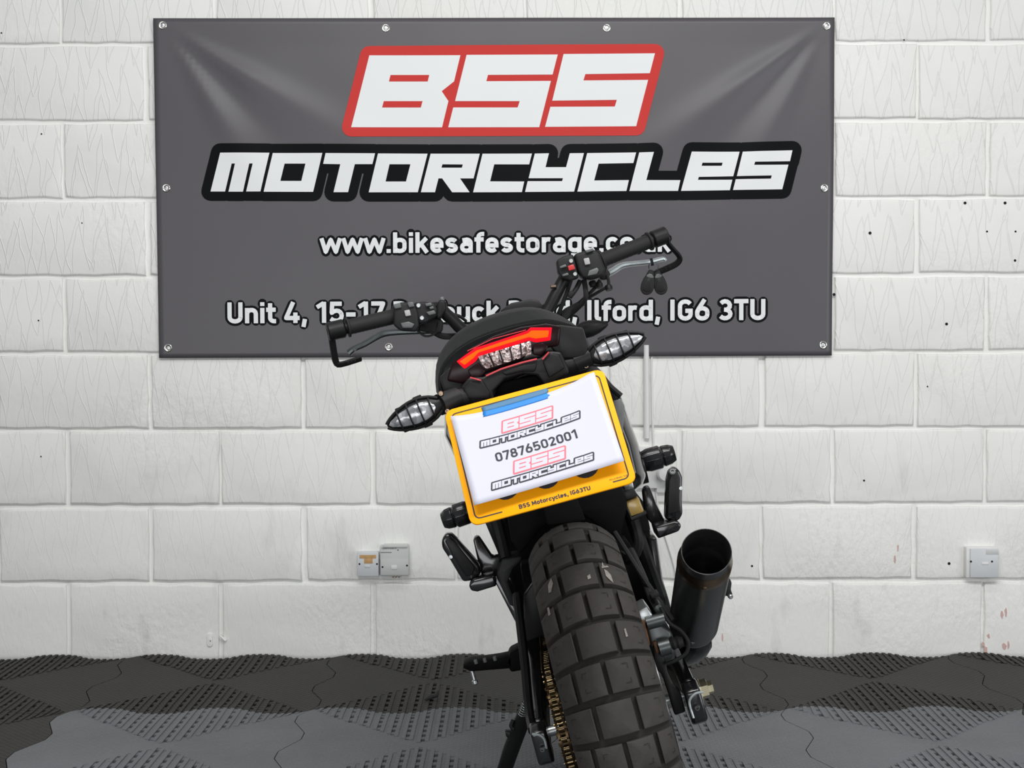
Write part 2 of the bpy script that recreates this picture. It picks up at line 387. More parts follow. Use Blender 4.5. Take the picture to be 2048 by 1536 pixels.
# ------------------------------------------------------------------ stroke lettering
def arc(cx, cy, rx, ry, a0, a1, n=6):
    return [(cx + rx * math.cos(R_(a0 + (a1 - a0) * k / n)), cy + ry * math.sin(R_(a0 + (a1 - a0) * k / n))) for k in range(n + 1)]
def rrect(x0, y0, x1, y1, r):
    r2 = r
    return arc(x1 - r, y1 - r2, r, r2, 0, 90, 4) + arc(x0 + r, y1 - r2, r, r2, 90, 180, 4) + arc(x0 + r, y0 + r2, r, r2, 180, 270, 4) + arc(x1 - r, y0 + r2, r, r2, 270, 360, 4)
h_, X_, C_ = .095, .635, .905
def cl(p): return ('c', p)
def S_(x0, x1, y0, y1):
    ym = (y0 + y1) / 2; ry1 = (y1 - ym) / 2; ry0 = (ym - y0) / 2; rx = (x1 - x0) / 2; xm = (x0 + x1) / 2
    return arc(xm, y1 - ry1, rx, ry1, 20, 90, 3) + arc(xm, y1 - ry1, rx, ry1, 100, 250, 6) + arc(xm, y0 + ry0, rx, ry0, 70, -90, 7) + arc(xm, y0 + ry0, rx, ry0, -100, -160, 3)
GL = {
 ' ': (.27, []), 'I': (.31, [[(.155, 0), (.155, 1)]]),
 'U': (.67, [[(.13, 1), (.13, .29)] + arc(.335, .29, .205, .195, 180, 360, 8) + [(.54, 1)]]),
 'n': (.57, [[(.12, 0), (.12, .73)], [(.12, .42)] + arc(.285, .45, .165, .185, 180, 0, 7) + [(.45, 0)]]),
 'h': (.57, [[(.12, 0), (.12, 1)], [(.12, .42)] + arc(.285, .45, .165, .185, 180, 0, 7) + [(.45, 0)]]),
 'm': (.86, [[(.12, 0), (.12, .73)], [(.12, .42)] + arc(.275, .46, .155, .175, 180, 0, 6) + [(.43, 0)], [(.43, .42)] + arc(.585, .46, .155, .175, 180, 0, 6) + [(.74, 0)]]),
 'i': (.25, [[(.125, 0), (.125, .73)], [(.125, .82), (.125, 1)]]),
 't': (.41, [[(.17, .95), (.17, .26)] + arc(.32, .25, .15, .155, 180, 270, 4) + [(.39, .095)], [(.02, .64), (.38, .64)]]),
 '4': (.64, [[(.36, 1), (.09, .24), (.60, .24)], [(.44, 0), (.44, .50)]]),
 ',': (.27, [[(.16, .19), (.10, -.19)]]), '.': (.25, [[(.125, 0), (.125, .19)]]), '-': (.46, [[(.05, .39), (.41, .39)]]),
 '1': (.50, [[(.34, 0), (.34, 1)], [(.07, .74), (.33, .94)]]),
 '5': (.62, [[(.51, .905), (.15, .905), (.13, .47), (.22, .55), (.31, .575)] + arc(.32, .335, .185, .24, 90, -90, 8) + [(.2, .11), (.09, .2)]]),
 '7': (.56, [[(.04, .905), (.49, .905), (.20, 0)]]),
 'R': (.64, [[(.13, 0), (.13, 1)], [(.13, .905), (.31, .905)] + arc(.32, .66, .19, .245, 90, -90, 8) + [(.13, .415)], [(.31, .42), (.54, 0)]]),
 'o': (.59, [cl(rrect(.12, h_, .47, X_, .165))]), 'b': (.59, [[(.12, 0), (.12, 1)], cl(rrect(.12, h_, .47, X_, .165))]),
 'd': (.59, [[(.47, 0), (.47, 1)], cl(rrect(.12, h_, .47, X_, .165))]), 'p': (.59, [[(.12, -.22), (.12, .73)], cl(rrect(.12, h_, .47, X_, .165))]),
 'g': (.59, [cl(rrect(.12, h_, .47, X_, .165)), [(.47, .73), (.47, .0)] + arc(.31, -.02, .16, .14, 0, -90, 4) + [(.15, -.14)]]),
 'e': (.58, [[(.12, .345), (.46, .345)] + arc(.29, .45, .17, .185, 0, 180, 8) + arc(.29, .27, .17, .175, 180, 290, 6) + [(.43, .17)]]),
 'c': (.54, [arc(.29, .45, .17, .185, 30, 180, 7) + arc(.29, .28, .17, .185, 180, 330, 7)]),
 'u': (.57, [[(.12, .73), (.12, .28)] + arc(.285, .28, .165, .185, 180, 360, 7), [(.45, .73), (.45, 0)]]),
 'k': (.56, [[(.12, 0), (.12, 1)], [(.14, .30), (.46, .72)], [(.25, .43), (.48, .01)]]),
 'a': (.57, [cl(rrect(.12, h_, .44, .43, .15)), [(.13, .60)] + arc(.29, .46, .15, .175, 110, 0, 5) + [(.44, 0)]]),
 'l': (.30, [[(.12, 1), (.12, .22)] + arc(.24, .22, .12, .125, 180, 270, 3) + [(.29, .095)]]),
 'f': (.38, [[(.16, 0), (.16, .74)] + arc(.31, .75, .15, .155, 180, 90, 4) + [(.38, .905)], [(.01, .64), (.36, .64)]]),
 'r': (.42, [[(.12, 0), (.12, .73)], [(.12, .42)] + arc(.29, .45, .17, .185, 180, 65, 5)]),
 's': (.54, [S_(.11, .42, h_, X_)]), 'S': (.62, [S_(.12, .50, h_, C_)]),
 'w': (.82, [[(.06, .73), (.22, .06), (.41, .66), (.60, .06), (.76, .73)]]), 'y': (.55, [[(.06, .73), (.28, .05)], [(.50, .73), (.26, -.2), (.1, -.2)]]),
 'G': (.66, [arc(.33, .70, .2, .205, 25, 180, 7) + arc(.33, .30, .2, .205, 180, 360, 8) + [(.53, .46), (.33, .46)]]),
 '6': (.62, [cl(rrect(.12, h_, .50, .575, .18)), [(.125, .38), (.17, .55), (.40, 1)]]),
 '3': (.60, [arc(.28, .70, .18, .205, 150, -75, 8) + [(.24, .505)], [(.24, .505)] + arc(.28, .30, .2, .205, 80, -150, 9)]),
 'T': (.58, [[(.02, .905), (.56, .905)], [(.29, 0), (.29, .9)]]),
 '0': (.61, [cl(rrect(.12, h_, .49, C_, .185))]), '8': (.62, [cl(rrect(.15, .5, .47, C_, .16)), cl(rrect(.12, h_, .50, .5, .17))]),
 '2': (.60, [arc(.29, .70, .19, .205, 165, -20, 7) + [(.13, .095), (.53, .095)]]),
 'B': (.65, [[(.13, 0), (.13, 1)], [(.13, .905), (.34, .905)] + arc(.34, .71, .17, .195, 90, -90, 7) + [(.13, .515), (.36, .515)] + arc(.36, .305, .18, .21, 90, -90, 7) + [(.13, .095)]]),
 'M': (.80, [[(.13, 0), (.13, 1)], [(.14, .97), (.40, .25), (.66, .97)], [(.67, 0), (.67, 1)]]),
 'H': (.68, [[(.13, 0), (.13, 1)], [(.55, 0), (.55, 1)], [(.13, .5), (.55, .5)]]), 'L': (.55, [[(.13, 1), (.13, .095), (.53, .095)]]),
 'A': (.68, [[(.08, 0), (.34, .98), (.60, 0)], [(.18, .25), (.50, .25)]]),
}
def ribbon(path, wd, closed):
    pts = [Vector(p) for p in path]; pts = [p for k, p in enumerate(pts) if k == 0 or (p - pts[k - 1]).length > 1e-7]
    if closed and (pts[0] - pts[-1]).length < 1e-7: pts.pop()
    n = len(pts); h = wd / 2; out = []
    for i in range(n if closed else n - 1):
        a, b = pts[i], pts[(i + 1) % n]; d = (b - a).normalized(); nn = Vector((-d.y, d.x)) * h
        out.append([a + nn, a - nn, b - nn, b + nn])
    for i in (range(n) if closed else range(1, n - 1)):
        p = pts[i]; d1 = (p - pts[i - 1]).normalized(); d2 = (pts[(i + 1) % n] - p).normalized()
        c = max(-1, min(1, d1.dot(d2))); sg = 1 if d1.x * d2.y - d1.y * d2.x < 0 else -1
        n1, n2 = Vector((-d1.y, d1.x)) * h * sg, Vector((-d2.y, d2.x)) * h * sg
        if c > .9999: continue
        if c > -.35:
            m = (n1 + n2); m = m * (2 * h * h / m.length_squared)
            out.append([p, p + n1, p + m, p + n2])
        else:
            m = (n1 + n2)
            m = m.normalized() * h * 1.05 if m.length > 1e-9 else d1 * h
            out.append([p, p + n1, p + m, p + n2])
    return out
def capsule(a, b, r, n=5):
    a, b = Vector(a), Vector(b); d = b - a; an = math.degrees(math.atan2(d.y, d.x))
    return [Vector(p) for p in arc(b.x, b.y, r, r, an - 90, an + 90, n) + arc(a.x, a.y, r, r, an + 90, an + 270, n)]
def text_polys(txt, width, cap, sw=.19, out=None):
    adv = sum(GL[c][0] for c in txt); sx = width / adv; x = 0; fill, outl = [], []
    text_polys.glyphs = []
    for c in txt:
        a, strokes = GL[c]; k0 = len(fill)
        for st in strokes:
            closed = isinstance(st, tuple); pth = st[1] if closed else st
            pp = [((x + p[0]) * sx, p[1] * cap) for p in pth]
            if closed: pp = [p for k, p in enumerate(pp) if k == 0 or (Vector(p) - Vector(pp[k - 1])).length > 1e-7]
            fill += ribbon(pp, sw * cap, closed)
            if out:
                m = len(pp)
                if not closed:
                    pp = [Vector(p) for p in pp]
                    for e0, e1 in ((0, 1), (-1, -2)):
                        d = pp[e1] - pp[e0]; pp[e0] = pp[e0] + d.normalized() * min(sw * cap / 2, d.length * .49)
                for i in range(m if closed else m - 1):
                    outl.append(capsule(pp[i], pp[(i + 1) % m], sw * cap / 2 + out))
        x += a
        if len(fill) > k0: text_polys.glyphs.append(fill[k0:])
    return fill, outl
def decal(name, polys, surf, m, parent, cell=None, z=0.0):
    bm = bmesh.new(); co, fs = [], []
    for pg in polys:                                   # one clean outline: overlapping strokes are merged
        ar = sum(pg[i][0] * pg[(i + 1) % len(pg)][1] - pg[(i + 1) % len(pg)][0] * pg[i][1] for i in range(len(pg)))
        if abs(ar) < 1e-12: continue
        q = list(pg) if ar > 0 else list(pg)[::-1]
        fs.append(list(range(len(co), len(co) + len(q)))); co += [Vector((p[0] * 1000, p[1] * 1000)) for p in q]
    rv, _, rf, _, _, of = delaunay_2d_cdt(co, [], fs, 0, 1e-5)
    bv = [bm.verts.new((p[0] / 1000, p[1] / 1000, 0)) for p in rv]
    for f, src in zip(rf, of):
        if not src: continue
        try: bm.faces.new([bv[i] for i in f])
        except ValueError: pass
    bmesh.ops.delete(bm, geom=[v for v in bm.verts if not v.link_faces], context='VERTS')
    for f in bm.faces:
        f.normal_update()
        if f.normal.z < 0: f.normal_flip()
    if cell:
        for ax in (0, 1):
            lo = min(v.co[ax] for v in bm.verts); hi = max(v.co[ax] for v in bm.verts)
            k = math.floor(lo / cell) + 1
            while k * cell < hi:
                co = [0, 0, 0]; no = [0, 0, 0]; co[ax] = k * cell; no[ax] = 1
                bmesh.ops.bisect_plane(bm, geom=bm.verts[:] + bm.edges[:] + bm.faces[:], plane_co=co, plane_no=no); k += 1
    for v in bm.verts: v.co = surf(v.co.x, v.co.y, z)
    me = bpy.data.meshes.new(name); bm.to_mesh(me); bm.free(); me.shade_smooth()
    return link(name, me, m, parent)
# ------------------------------------------------------------------ logo outlines in photo pixels of the banner
def z2(p): return [(660 + x / 2.926, 60 + y / 2.926) for x, y in p]
def z3(p): return [(390 + x / 3.303, 270 + y / 3.303) for x, y in p]
def z4(p): return [(990 + x / 3.2508, 270 + y / 3.2508) for x, y in p]
BSS = [z2(p) for p in (
 [(232,152),(764,152),(727,305),(655,362),(694,420),(657,573),(127,573)],
 [(800,150),(1332,148),(1302,265),(925,267),(915,304),(1292,302),(1224,572),(693,573),(722,457),(1098,457),(1110,420),(733,420)],
 [(1366,145),(1900,140),(1870,256),(1493,262),(1482,299),(1860,295),(1790,566),(1258,570),(1289,453),(1665,451),(1677,412),(1300,417)])]
BSS_HOLES = [z2(p) for p in ([(356,267),(582,267),(573,305),(347,305)], [(317,420),(543,420),(533,457),(307,457)])]
BSS_CORE = z2([(232,152),(1900,140),(1790,566),(127,573)])
MOT = [z3(p) for p in (
 [(172,120),(496,120),(438,376),(343,376),(387,192),(365,192),(322,377),(226,377),(270,192),(248,192),(204,376),(108,376)],
 [(518,122),(845,122),(784,378),(459,378)],
 [(866,123),(1193,125),(1175,196),(1059,196),(1014,380),(918,380),(963,196),(850,194)],
 [(1212,126),(1538,127),(1474,381),(1150,381)],
 [(1558,127),(1882,127),(1841,290),(1752,290),(1815,381),(1700,381),(1634,290),(1610,290),(1587,381),(1494,381)])] + [
 [(965.2,308.5),(1063.8,308.1),(1058.3,329.7),(988.6,329.6),(980.4,363.6),(1048.4,363.8),(1043.8,385),(946.5,385.4)]] + [z4(p) for p in (
 [(258,124),(350,122),(328,212),(461,212),(485,122),(577,121),(513,371),(195,373),(212,303),(435,303),(441,284),(218,284)],
 [(598,121),(915,117),(897,186),(672,190),(643,299),(868,296),(852,367),(534,371)],
 [(935,117),(1030,114),(981,296),(1202,296),(1187,366),(871,367)],
 [(1276,111),(1586,112),(1544,272),(1322,275),(1316,294),(1538,294),(1522,362),(1206,366)],
 [(1606,112),(1928,103),(1912,174),(1685,178),(1679,198),(1902,196),(1862,356),(1542,361),(1560,291),(1788,287),(1794,266),(1567,271)])]
MOT_HOLES = [z3(p) for p in ([(596,192),(733,192),(706,306),(569,306)], [(1288,197),(1425,197),(1396,310),(1262,310)], [(1636,197),(1770,198),(1764,219),(1630,219)])] + [z4([(1346,183),(1476,183),(1470,203),(1340,203)])]
def dilate(polys, r):
    out = []
    for pg in polys:
        out.append(pg)
        for i in range(len(pg)): out.append(capsule(pg[i], pg[(i + 1) % len(pg)], r, 6))
    return out
# ------------------------------------------------------------------ banner
bTL, bTR, bBL, bBR = wp(308, 38), wp(1668, 36), wp(320, 716), wp(1662, 711)
BX0, BX1, BZ0, BZ1 = -.004, 2.0, 0.0, 1.0
EYE = [(327, 52), (772, 57), (1213, 57), (1652, 53), (334, 377), (1647, 377), (338, 696), (778, 694), (1645, 690)]
def fold(x, z):
    d = 0.0
    for (cx, cz, sgn, a0) in ((bTL.x + .03, bTL.z - .02, 1, -.55), (bTR.x - .03, bTR.z - .02, -1, -.62)):
        dx, dz = (x - cx) * sgn, z - cz
        r = math.hypot(dx, dz) + 1e-6; an = math.atan2(dz, dx)
        d += .0100 * math.exp(-((an - a0) / .10) ** 2) * min(1, r / .28) * math.exp(-(r / .62) ** 2)
        d -= .0065 * math.exp(-((an - a0 + .24) / .10) ** 2) * min(1, r / .28) * math.exp(-(r / .55) ** 2)
        d += .0060 * math.exp(-((an - a0 + .48) / .09) ** 2) * min(1, r / .28) * math.exp(-(r / .6) ** 2)
    d += .004 * noise.noise(Vector((x * 1.6, z * 1.9, 3.1))) + .0012 * noise.noise(Vector((x * 5, z * 4, 9.7)))
    d += .0030 * math.sin(x * 4.2 + 1.3) * max(0, 1 - abs(z - (bTL.z - .08)) / .25)
    return d
def bsurf(x, z, off=0.0):
    edge = .010 + .0015 * math.exp(-((z - bBL.z) / .10) ** 2) * abs(math.sin(x * 2.2))
    return Vector((x, FRONT - edge - fold(x, z) * 1.0 - off, z))
def px2b(pg): return [(wp(a, b).x, wp(a, b).z) for a, b in pg]
NX, NZ = 120, 64
bv, bf = [], []
for j in range(NZ + 1):
    for i in range(NX + 1):
        u, v = i / NX, j / NZ
        p = (bBL * (1 - u) + bBR * u) * (1 - v) + (bTL * (1 - u) + bTR * u) * v
        bv.append(bsurf(p.x, p.z))
for j in range(NZ):
    for i in range(NX):
        a = j * (NX + 1) + i; bf.append((a, a + 1, a + NX + 2, a + NX + 1))
me = bpy.data.meshes.new('banner_sheet'); me.from_pydata(bv, [], bf); me.shade_smooth()
banner = empty('banner', Matrix.Translation((0, 0, 0)))
tag(banner, 'large grey vinyl BSS Motorcycles banner with eyelets on the block wall', 'banner')
sheet = link('vinyl_sheet', me, M['vinyl'], banner)
sol = sheet.modifiers.new('thickness', 'SOLIDIFY'); sol.thickness = .0008; sol.offset = -1 if False else 1
sol.offset = -1
for px, py in EYE:
    c = wp(px, py); p = bsurf(c.x, c.z)
    MB().lathe([(.0062, -.0008), (.0062, .0008), (.0078, .0020), (.0100, .0022), (.0118, .0010), (.0120, -.0004)], p, (0, -1, 0), 20, False).build('eyelet', M['chrome'], banner)
    MB().lathe([(.0061, -.0004), (.0061, .0002), (.0045, .0007), (.001, .0009)], p, (0, -1, 0), 14).build('fixing_screw', M['silver'], banner)
CE = .03
decal('printed_red_panel', dilate([px2b(BSS_CORE)], 18.5 / 684), bsurf, M['ink_red'], banner, CE, .0012)
decal('printed_black_panel', dilate([px2b(p) for p in MOT] , 18.5 / 684), bsurf, M['ink_black'], banner, CE, .0012)
for p in BSS + MOT: decal('printed_letter', [px2b(p)], bsurf, M['ink_white'], banner, CE, .0016)
for p in BSS_HOLES: decal('printed_counter', [px2b(p)], bsurf, M['ink_red'], banner, CE, .0020)
for p in MOT_HOLES: decal('printed_counter', [px2b(p)], bsurf, M['ink_black'], banner, CE, .0020)
def banner_text(txt, x0, y0, x1, y1, cap_px, name):
    a, b = wp(x0, y0), wp(x1, y1); wd = b.x - a.x; cap = cap_px / 684; sl = (b.z - a.z) / wd
    fl, ol = text_polys(txt, wd, cap, .205, 4.8 / 684)
    tr = lambda pg: [(a.x + p[0], a.z + p[1] + sl * p[0]) for p in pg]
    decal(name + '_outline', [tr(p) for p in ol], bsurf, M['ink_black'], banner, CE, .0012)
    for gl_ in list(text_polys.glyphs): decal('printed_letter', [tr(p) for p in gl_], bsurf, M['ink_white'], banner, CE, .0017)
banner_text('www.bikesafestorage.co.uk', 641, 507, 1342, 504, 41, 'web_address')
banner_text('Unit 4, 15-17 Roebuck Road, Ilford, IG6 3TU', 454, 647, 1532, 640, 42, 'street_address')
# ------------------------------------------------------------------ wall fittings
def wall_box(name, px0, py0, px1, py1, depth, m, bevel=.003, parent=None):
    a, b = wp(px0, py1), wp(px1, py0)
    mb = MB().box(((a.x + b.x) / 2, FRONT - depth / 2 + .002, (a.z + b.z) / 2), (b.x - a.x, depth + .004, b.z - a.z))
    return mb.build(name, m, parent, bevel=bevel)
def dot(px, py, dep, r, m, parent, name='screw'):
    c = wp(px, py, FRONT - dep); return MB().lathe([(r, -.001), (r, .0006), (r * .4, .0010)], c, (0, -1, 0), 10).build(name, m, parent)
s1 = empty('telephone_socket'); tag(s1, 'small white telephone socket with tan sticker, left of the grey junction box', 'socket')
wall_box('face_plate', 716, 1102, 759, 1150, .026, M['pvc_blue'], parent=s1)
for px in (719, 754): dot(px, 1128, .026, .0028, M['dark'], s1)
wall_box('sticker', 721, 1107, 754, 1114, .0268, M['label_tan'], .0001, s1); wall_box('sticker', 730, 1114, 747, 1124, .0268, M['label_tan'], .0001, s1)
wall_box('shutter', 731, 1128, 742, 1132, .0275, M['pvc_blue'], .0006, s1)
s2 = empty('junction_box'); tag(s2, 'larger grey junction box with printed name, right of the telephone socket', 'box')
wall_box('body', 762, 1089, 819, 1149, .030, M['pvc_grey'], parent=s2)
wall_box('lid_lip', 768, 1087, 817, 1092, .034, M['pvc_grey'], .0015, s2)
wall_box('cover', 763, 1115, 818, 1147, .0325, M['pvc_grey'], .002, s2)
for px, py in ((765, 1134), (814, 1131)): dot(px, py, .0325, .0028, M['dark'], s2)
wall_box('shutter', 784, 1127, 796, 1135, .0345, M['pvc'], .0008, s2)
for px in (786, 792, 798): dot(px, 1153, .012, .003, M['heat'], s2, 'cable_end')
fl, _ = text_polys('openreach', wp(793, 1100).x - wp(763, 1100).x, 4.4 / 684, .15)
o0 = wp(763, 1098.5, FRONT - .0306)
decal('printed_name', [[(o0.x + p[0], o0.z + p[1]) for p in pg] for pg in fl], lambda x, z, k: Vector((x, FRONT - .0306, z)), M['print_grey'], s2)
wall_box('underline', 763, 1101, 785, 1102.5, .0305, M['print_grey'], .0001, s2)
dot(796, 1100, .0306, .0022, M['print_grey'], s2, 'printed_mark')
s3 = empty('white_socket'); tag(s3, 'white telephone socket box alone on the wall at the far right', 'socket')
wall_box('back_box', 1927, 1092, 1990, 1153, .024, M['pvc'], parent=s3)
wall_box('face_plate', 1934, 1094, 1991, 1152, .030, M['pvc_blue'], parent=s3)
for px in (1942, 1984): dot(px, 1123, .030, .0030, M['dark'], s3)
wall_box('shutter', 1957, 1121, 1970, 1126, .0315, M['pvc'], .0006, s3)
wall_box('tape_patch', 1965, 1096, 1990, 1106, .0306, M['pvc_grey'], .0001, s3)
s4 = empty('power_socket'); tag(s4, 'white power socket with round plug half hidden behind the motorcycle', 'socket')
wall_box('face_plate', 1232, 893, 1314, 976, .016, M['pvc'], parent=s4)
c = wp(1328, 945)
MB().lathe([(.024, 0), (.024, .028), (.019, .038), (.004, .040)], (c.x, FRONT - .012, c.z), (0, -1, 0), 24).build('plug', M['pvc'], s4)
wall_box('bracket', 1312, 905, 1340, 985, .014, M['pvc'], parent=s4)
dot(1288, 953, .016, .003, M['dark'], s4)
a, b = wp(1292, 690), wp(1293, 876)
t = MB().tube([(a.x, FRONT - .007, a.z), (b.x, FRONT - .008, b.z)], .0088, 14).build('conduit', M['pvc'])
tag(t, 'white plastic conduit pipe running down from under the banner', 'pipe')
pts = [wp(px, py) for px, py in ((1303, 690), (1304, 800), (1307, 900), (1311, 970), (1320, 1040), (1336, 1090), (1352, 1150), (1362, 1250), (1366, 1300))]
t = MB().tube([Vector((p.x, FRONT - .004, p.z)) for p in pts], .0030, 8, sub=4).build('cable', M['pvc'])
tag(t, 'thin white cable hanging beside the conduit pipe', 'cable')
s5 = empty('wall_bracket'); tag(s5, 'small painted over metal fixing strap low on the left wall', 'bracket')
a, b = wp(420, 1293), wp(420, 1266)
mb = MB(); mb.prism([Vector((a.x + x, FRONT - .004, a.z + z)) for x, z in [(p[0], p[1]) for p in rrect(-.0085, 0, .0085, b.z - a.z, .008)]], (0, .004, 0))
mb.build('strap', M['mortar'], s5, bevel=.001)
dot(420, 1279, .004, .004, M['mortar'], s5, 'screw'); dot(421, 1282, .0048, .0014, M['dark'], s5, 'screw_slot')
# ------------------------------------------------------------------ motorcycle
bike = empty('motorcycle', BIKE)
tag(bike, 'black scrambler motorcycle leaning on its side stand, seen from behind', 'motorcycle')
AX = Vector((.007, 0, .325)); RT = .325
def yv(d): return Vector((0, d, 0))
def slab(name, pts, Y0, Y1, m, parent=bike, bevel=.002, bseg=2, label=None):
    return MB().prism(PL(pts, Y0), yv(Y1 - Y0)).build(name, m, parent, bevel=bevel, bseg=bseg, label=label)
def bolt(p, ax, r=.005, hgt=.004, m='silver', parent=bike, name='bolt'):
    return MB().lathe([(r, -.003), (r, hgt * .6), (r * .75, hgt), (r * .45, hgt), (r * .4, hgt * .4)], p, ax, 12).build(name, M[m], parent)
# --- rear wheel
tyre = link('rear_tyre', MB().lathe([(.216, -.055), (.222, -.064), (.250, -.073), (.272, -.0745)] + [(RT - .0095 - .085 * (1 - math.cos(R_(a))), .085 * math.sin(R_(a)) * 1.0) for a in range(-60, 61, 8)] + [(.272, .0745), (.250, .073), (.222, .064), (.216, .055)], (0, 0, 0), (1, 0, 0), 80, False).mesh('rear_tyre', smooth=50), M['tyre_side'], bike)
tyre.location = AX
NR = 34; DA = 2 * math.pi / NR
def block_patch(a0, a1, t0, t1, skew=0):
    secs = []
    na, ntt = 4, 3
    def pt(a, t, r):
        rr = r - .085 * (1 - math.cos(a)); x = .085 * math.sin(a) if r > RT - .005 else .085 * math.sin(a) * .99
        tt = t + skew * a
        return Vector((x, -rr * math.cos(tt), rr * math.sin(tt)))
    def loop(r, ins):
        A0, A1, T0, T1 = a0 + ins * .06, a1 - ins * .06, t0 + ins * .012, t1 - ins * .012
        lp = [pt(A0 + (A1 - A0) * k / na, T0, r) for k in range(na)] + [pt(A1, T0 + (T1 - T0) * k / ntt, r) for k in range(ntt)]
        lp += [pt(A1 - (A1 - A0) * k / na, T1, r) for k in range(na)] + [pt(A0, T1 - (T1 - T0) * k / ntt, r) for k in range(ntt)]
        return lp
    secs = [loop(RT - .0115, -.25), loop(RT - .0008, 0), loop(RT, .28)]
    mb = MB().loft(secs, cap=False); n = len(secs[0]); k = len(mb.v)
    c = len(mb.v); mb.v.append(pt((a0 + a1) / 2, (t0 + t1) / 2, RT + .0004))
    for i in range(n): mb.f.append((c - n + i, c - n + (i + 1) % n, c))
    nb = len(mb.f)
    wa, wt, am, tm = (a1 - a0), (t1 - t0), (a0 + a1) / 2, (t0 + t1) / 2
    def sipe(pa, ta, pb, tb, wd=.008):
        da, dt = (wd, 0) if abs(tb - ta) > abs(pb - pa) * .3 else (0, wd * .32)
        k = len(mb.v); mb.v += [pt(pa, ta, RT + .0012), pt(pb, tb, RT + .0012), pt(pb + da, tb + dt, RT + .0012), pt(pa + da, ta + dt, RT + .0012)]; mb.f.append((k, k + 1, k + 2, k + 3))
    if abs(am) > .1:
        sg = 1 if am > 0 else -1; pa = am + sg * wa * .26
        for q in (-1, 1):
            sipe(pa, tm + q * wt * .30, pa - sg * wa * .2, tm + q * wt * .30); sipe(pa, tm + q * wt * .30, pa, tm + q * wt * .14)
    me = mb.mesh('tread_block', smooth=40, clean=False); me.materials.append(M['tyre']); me.materials.append(M['dark'])
    for i in range(nb, len(me.polygons)): me.polygons[i].material_index = 1
    return me
g = DA * .405
A_ = [block_patch(R_(a), R_(b), -g, g) for a, b in ((-60, -36), (-30.5, -2.5), (2.5, 30.5), (36, 60))]
B_ = [block_patch(R_(a), R_(b), -g, g) for a, b in ((-60, -23.5), (-18, 18), (23.5, 60))]
for r in range(NR):
    for me in (A_ if r % 2 == 0 else B_):
        o = link('tread_block', me, None, tyre); o.rotation_euler = (-DA * (r + .35), 0, 0)
def on_tread(px, py):                # where the line of sight meets the tread
    o = BINV @ Vector((0, 0, CAMH)); d = BINV.to_3x3() @ ray(px, py); t = 1.7
    while t < 2.6:
        p = o + d * t - AX
        if abs(p.x) < .084:
            a = math.asin(p.x / .085)
            if math.hypot(p.y, p.z) < RT + .0008 - .085 * (1 - math.cos(a)): return p
        t += .0005
    return None
for pg in ([(1208, 1138), (1215, 1142), (1222, 1150), (1227, 1166), (1220, 1160), (1212, 1152)], [(1204, 1124), (1207, 1128), (1203, 1134), (1214, 1131), (1218, 1134), (1204, 1136)], [(1174, 1152), (1180, 1148), (1182, 1156), (1176, 1159)], [(1096, 1170), (1102, 1156), (1106, 1166), (1102, 1184), (1097, 1186)], [(1094, 1216), (1098, 1214), (1101, 1228), (1097, 1232)], [(1248, 1258), (1251, 1256), (1256, 1272), (1252, 1274)]):
    q = [on_tread(*p) for p in pg]
    if all(p is not None for p in q): MB().prism(q, (0, .0012, -.0006)).build('chalk_scuff', M['chalk'], tyre, smooth=0)
mb = MB().lathe([(.19, -.05), (.214, -.062), (.222, -.062), (.214, -.052), (.200, -.03), (.200, .03), (.214, .052), (.222, .062), (.214, .062), (.19, .05)], AX, (1, 0, 0), 60)
rim = mb.build('rear_rim', M['gloss'], bike)
mb = MB()
for k in range(10):
    a = 2 * math.pi * k / 10
    mb.tube([AX + Vector((.02 * (-1) ** k, math.cos(a) * .035, math.sin(a) * .035)), AX + Vector((0, math.cos(a + .15) * .195, math.sin(a + .15) * .195))], [.012, .008], 8)
mb.lathe([(.038, -.075), (.038, .075)], AX, (1, 0, 0), 24)
mb.build('hub_spokes', M['gloss'], bike)
disc = MB().lathe([(.060, 0), (.110, 0), (.110, .005), (.060, .005)], AX + Vector((.077, 0, 0)), (1, 0, 0), 48, False).build('brake_disc', M['steel'], bike)
MB().lathe([(.009, -.13), (.009, .155)], AX, (1, 0, 0), 16).build('axle', M['silver'], bike)
# --- sprocket and chain
CHX = -.083
n = 42; prof = []
for k in range(n * 2):
    a = 2 * math.pi * k / (n * 2); r = .108 if k % 2 else .098
    prof.append(AX + Vector((CHX - .010, math.cos(a) * r, math.sin(a) * r)))
MB().prism(prof, (.006, 0, 0)).build('rear_sprocket', M['chain'], bike, smooth=0)
lk = MB()
for sx in (-.0075, .0075, -.0055, .0055):
    pl = [Vector((sx - .0008, x, z)) for x, z in rrect(-.013, -.0062, .013, .0062, .006)]
    lk.prism(pl, (.0016, 0, 0))
lk.lathe([(.0048, -.0055), (.0048, .0055)], (0, -.008, 0), (1, 0, 0), 10); lk.lathe([(.0048, -.0055), (.0048, .0055)], (0, .008, 0), (1, 0, 0), 10)
lk.lathe([(.0026, -.0105), (.0026, .0105)], (0, 0, 0), (1, 0, 0), 8)
LK = lk.mesh('chain_link', smooth=40); LK.materials.append(M['chain']); LK.materials.append(M['roller'])
for i, pgn in enumerate(LK.polygons):
    if i >= 88: pgn.material_index = 1
chain = empty('chain'); chain.parent = bike; chain.location = (AX.x + CHX - .007, 0, AX.z)
r1, r2, dY, dZ = .1035, .036, .53, .045
path = []
for k in range(60): 
    a = math.pi / 2 + math.pi * k / 59; path.append((math.cos(a) * r1, math.sin(a) * r1))
for k in range(41): path.append((dY * k / 40, -r1 + (dZ - r2 + r1) * k / 40))
for k in range(1, 30):
    a = -math.pi / 2 + math.pi * k / 29; path.append((dY + math.cos(a) * r2, dZ + math.sin(a) * r2))
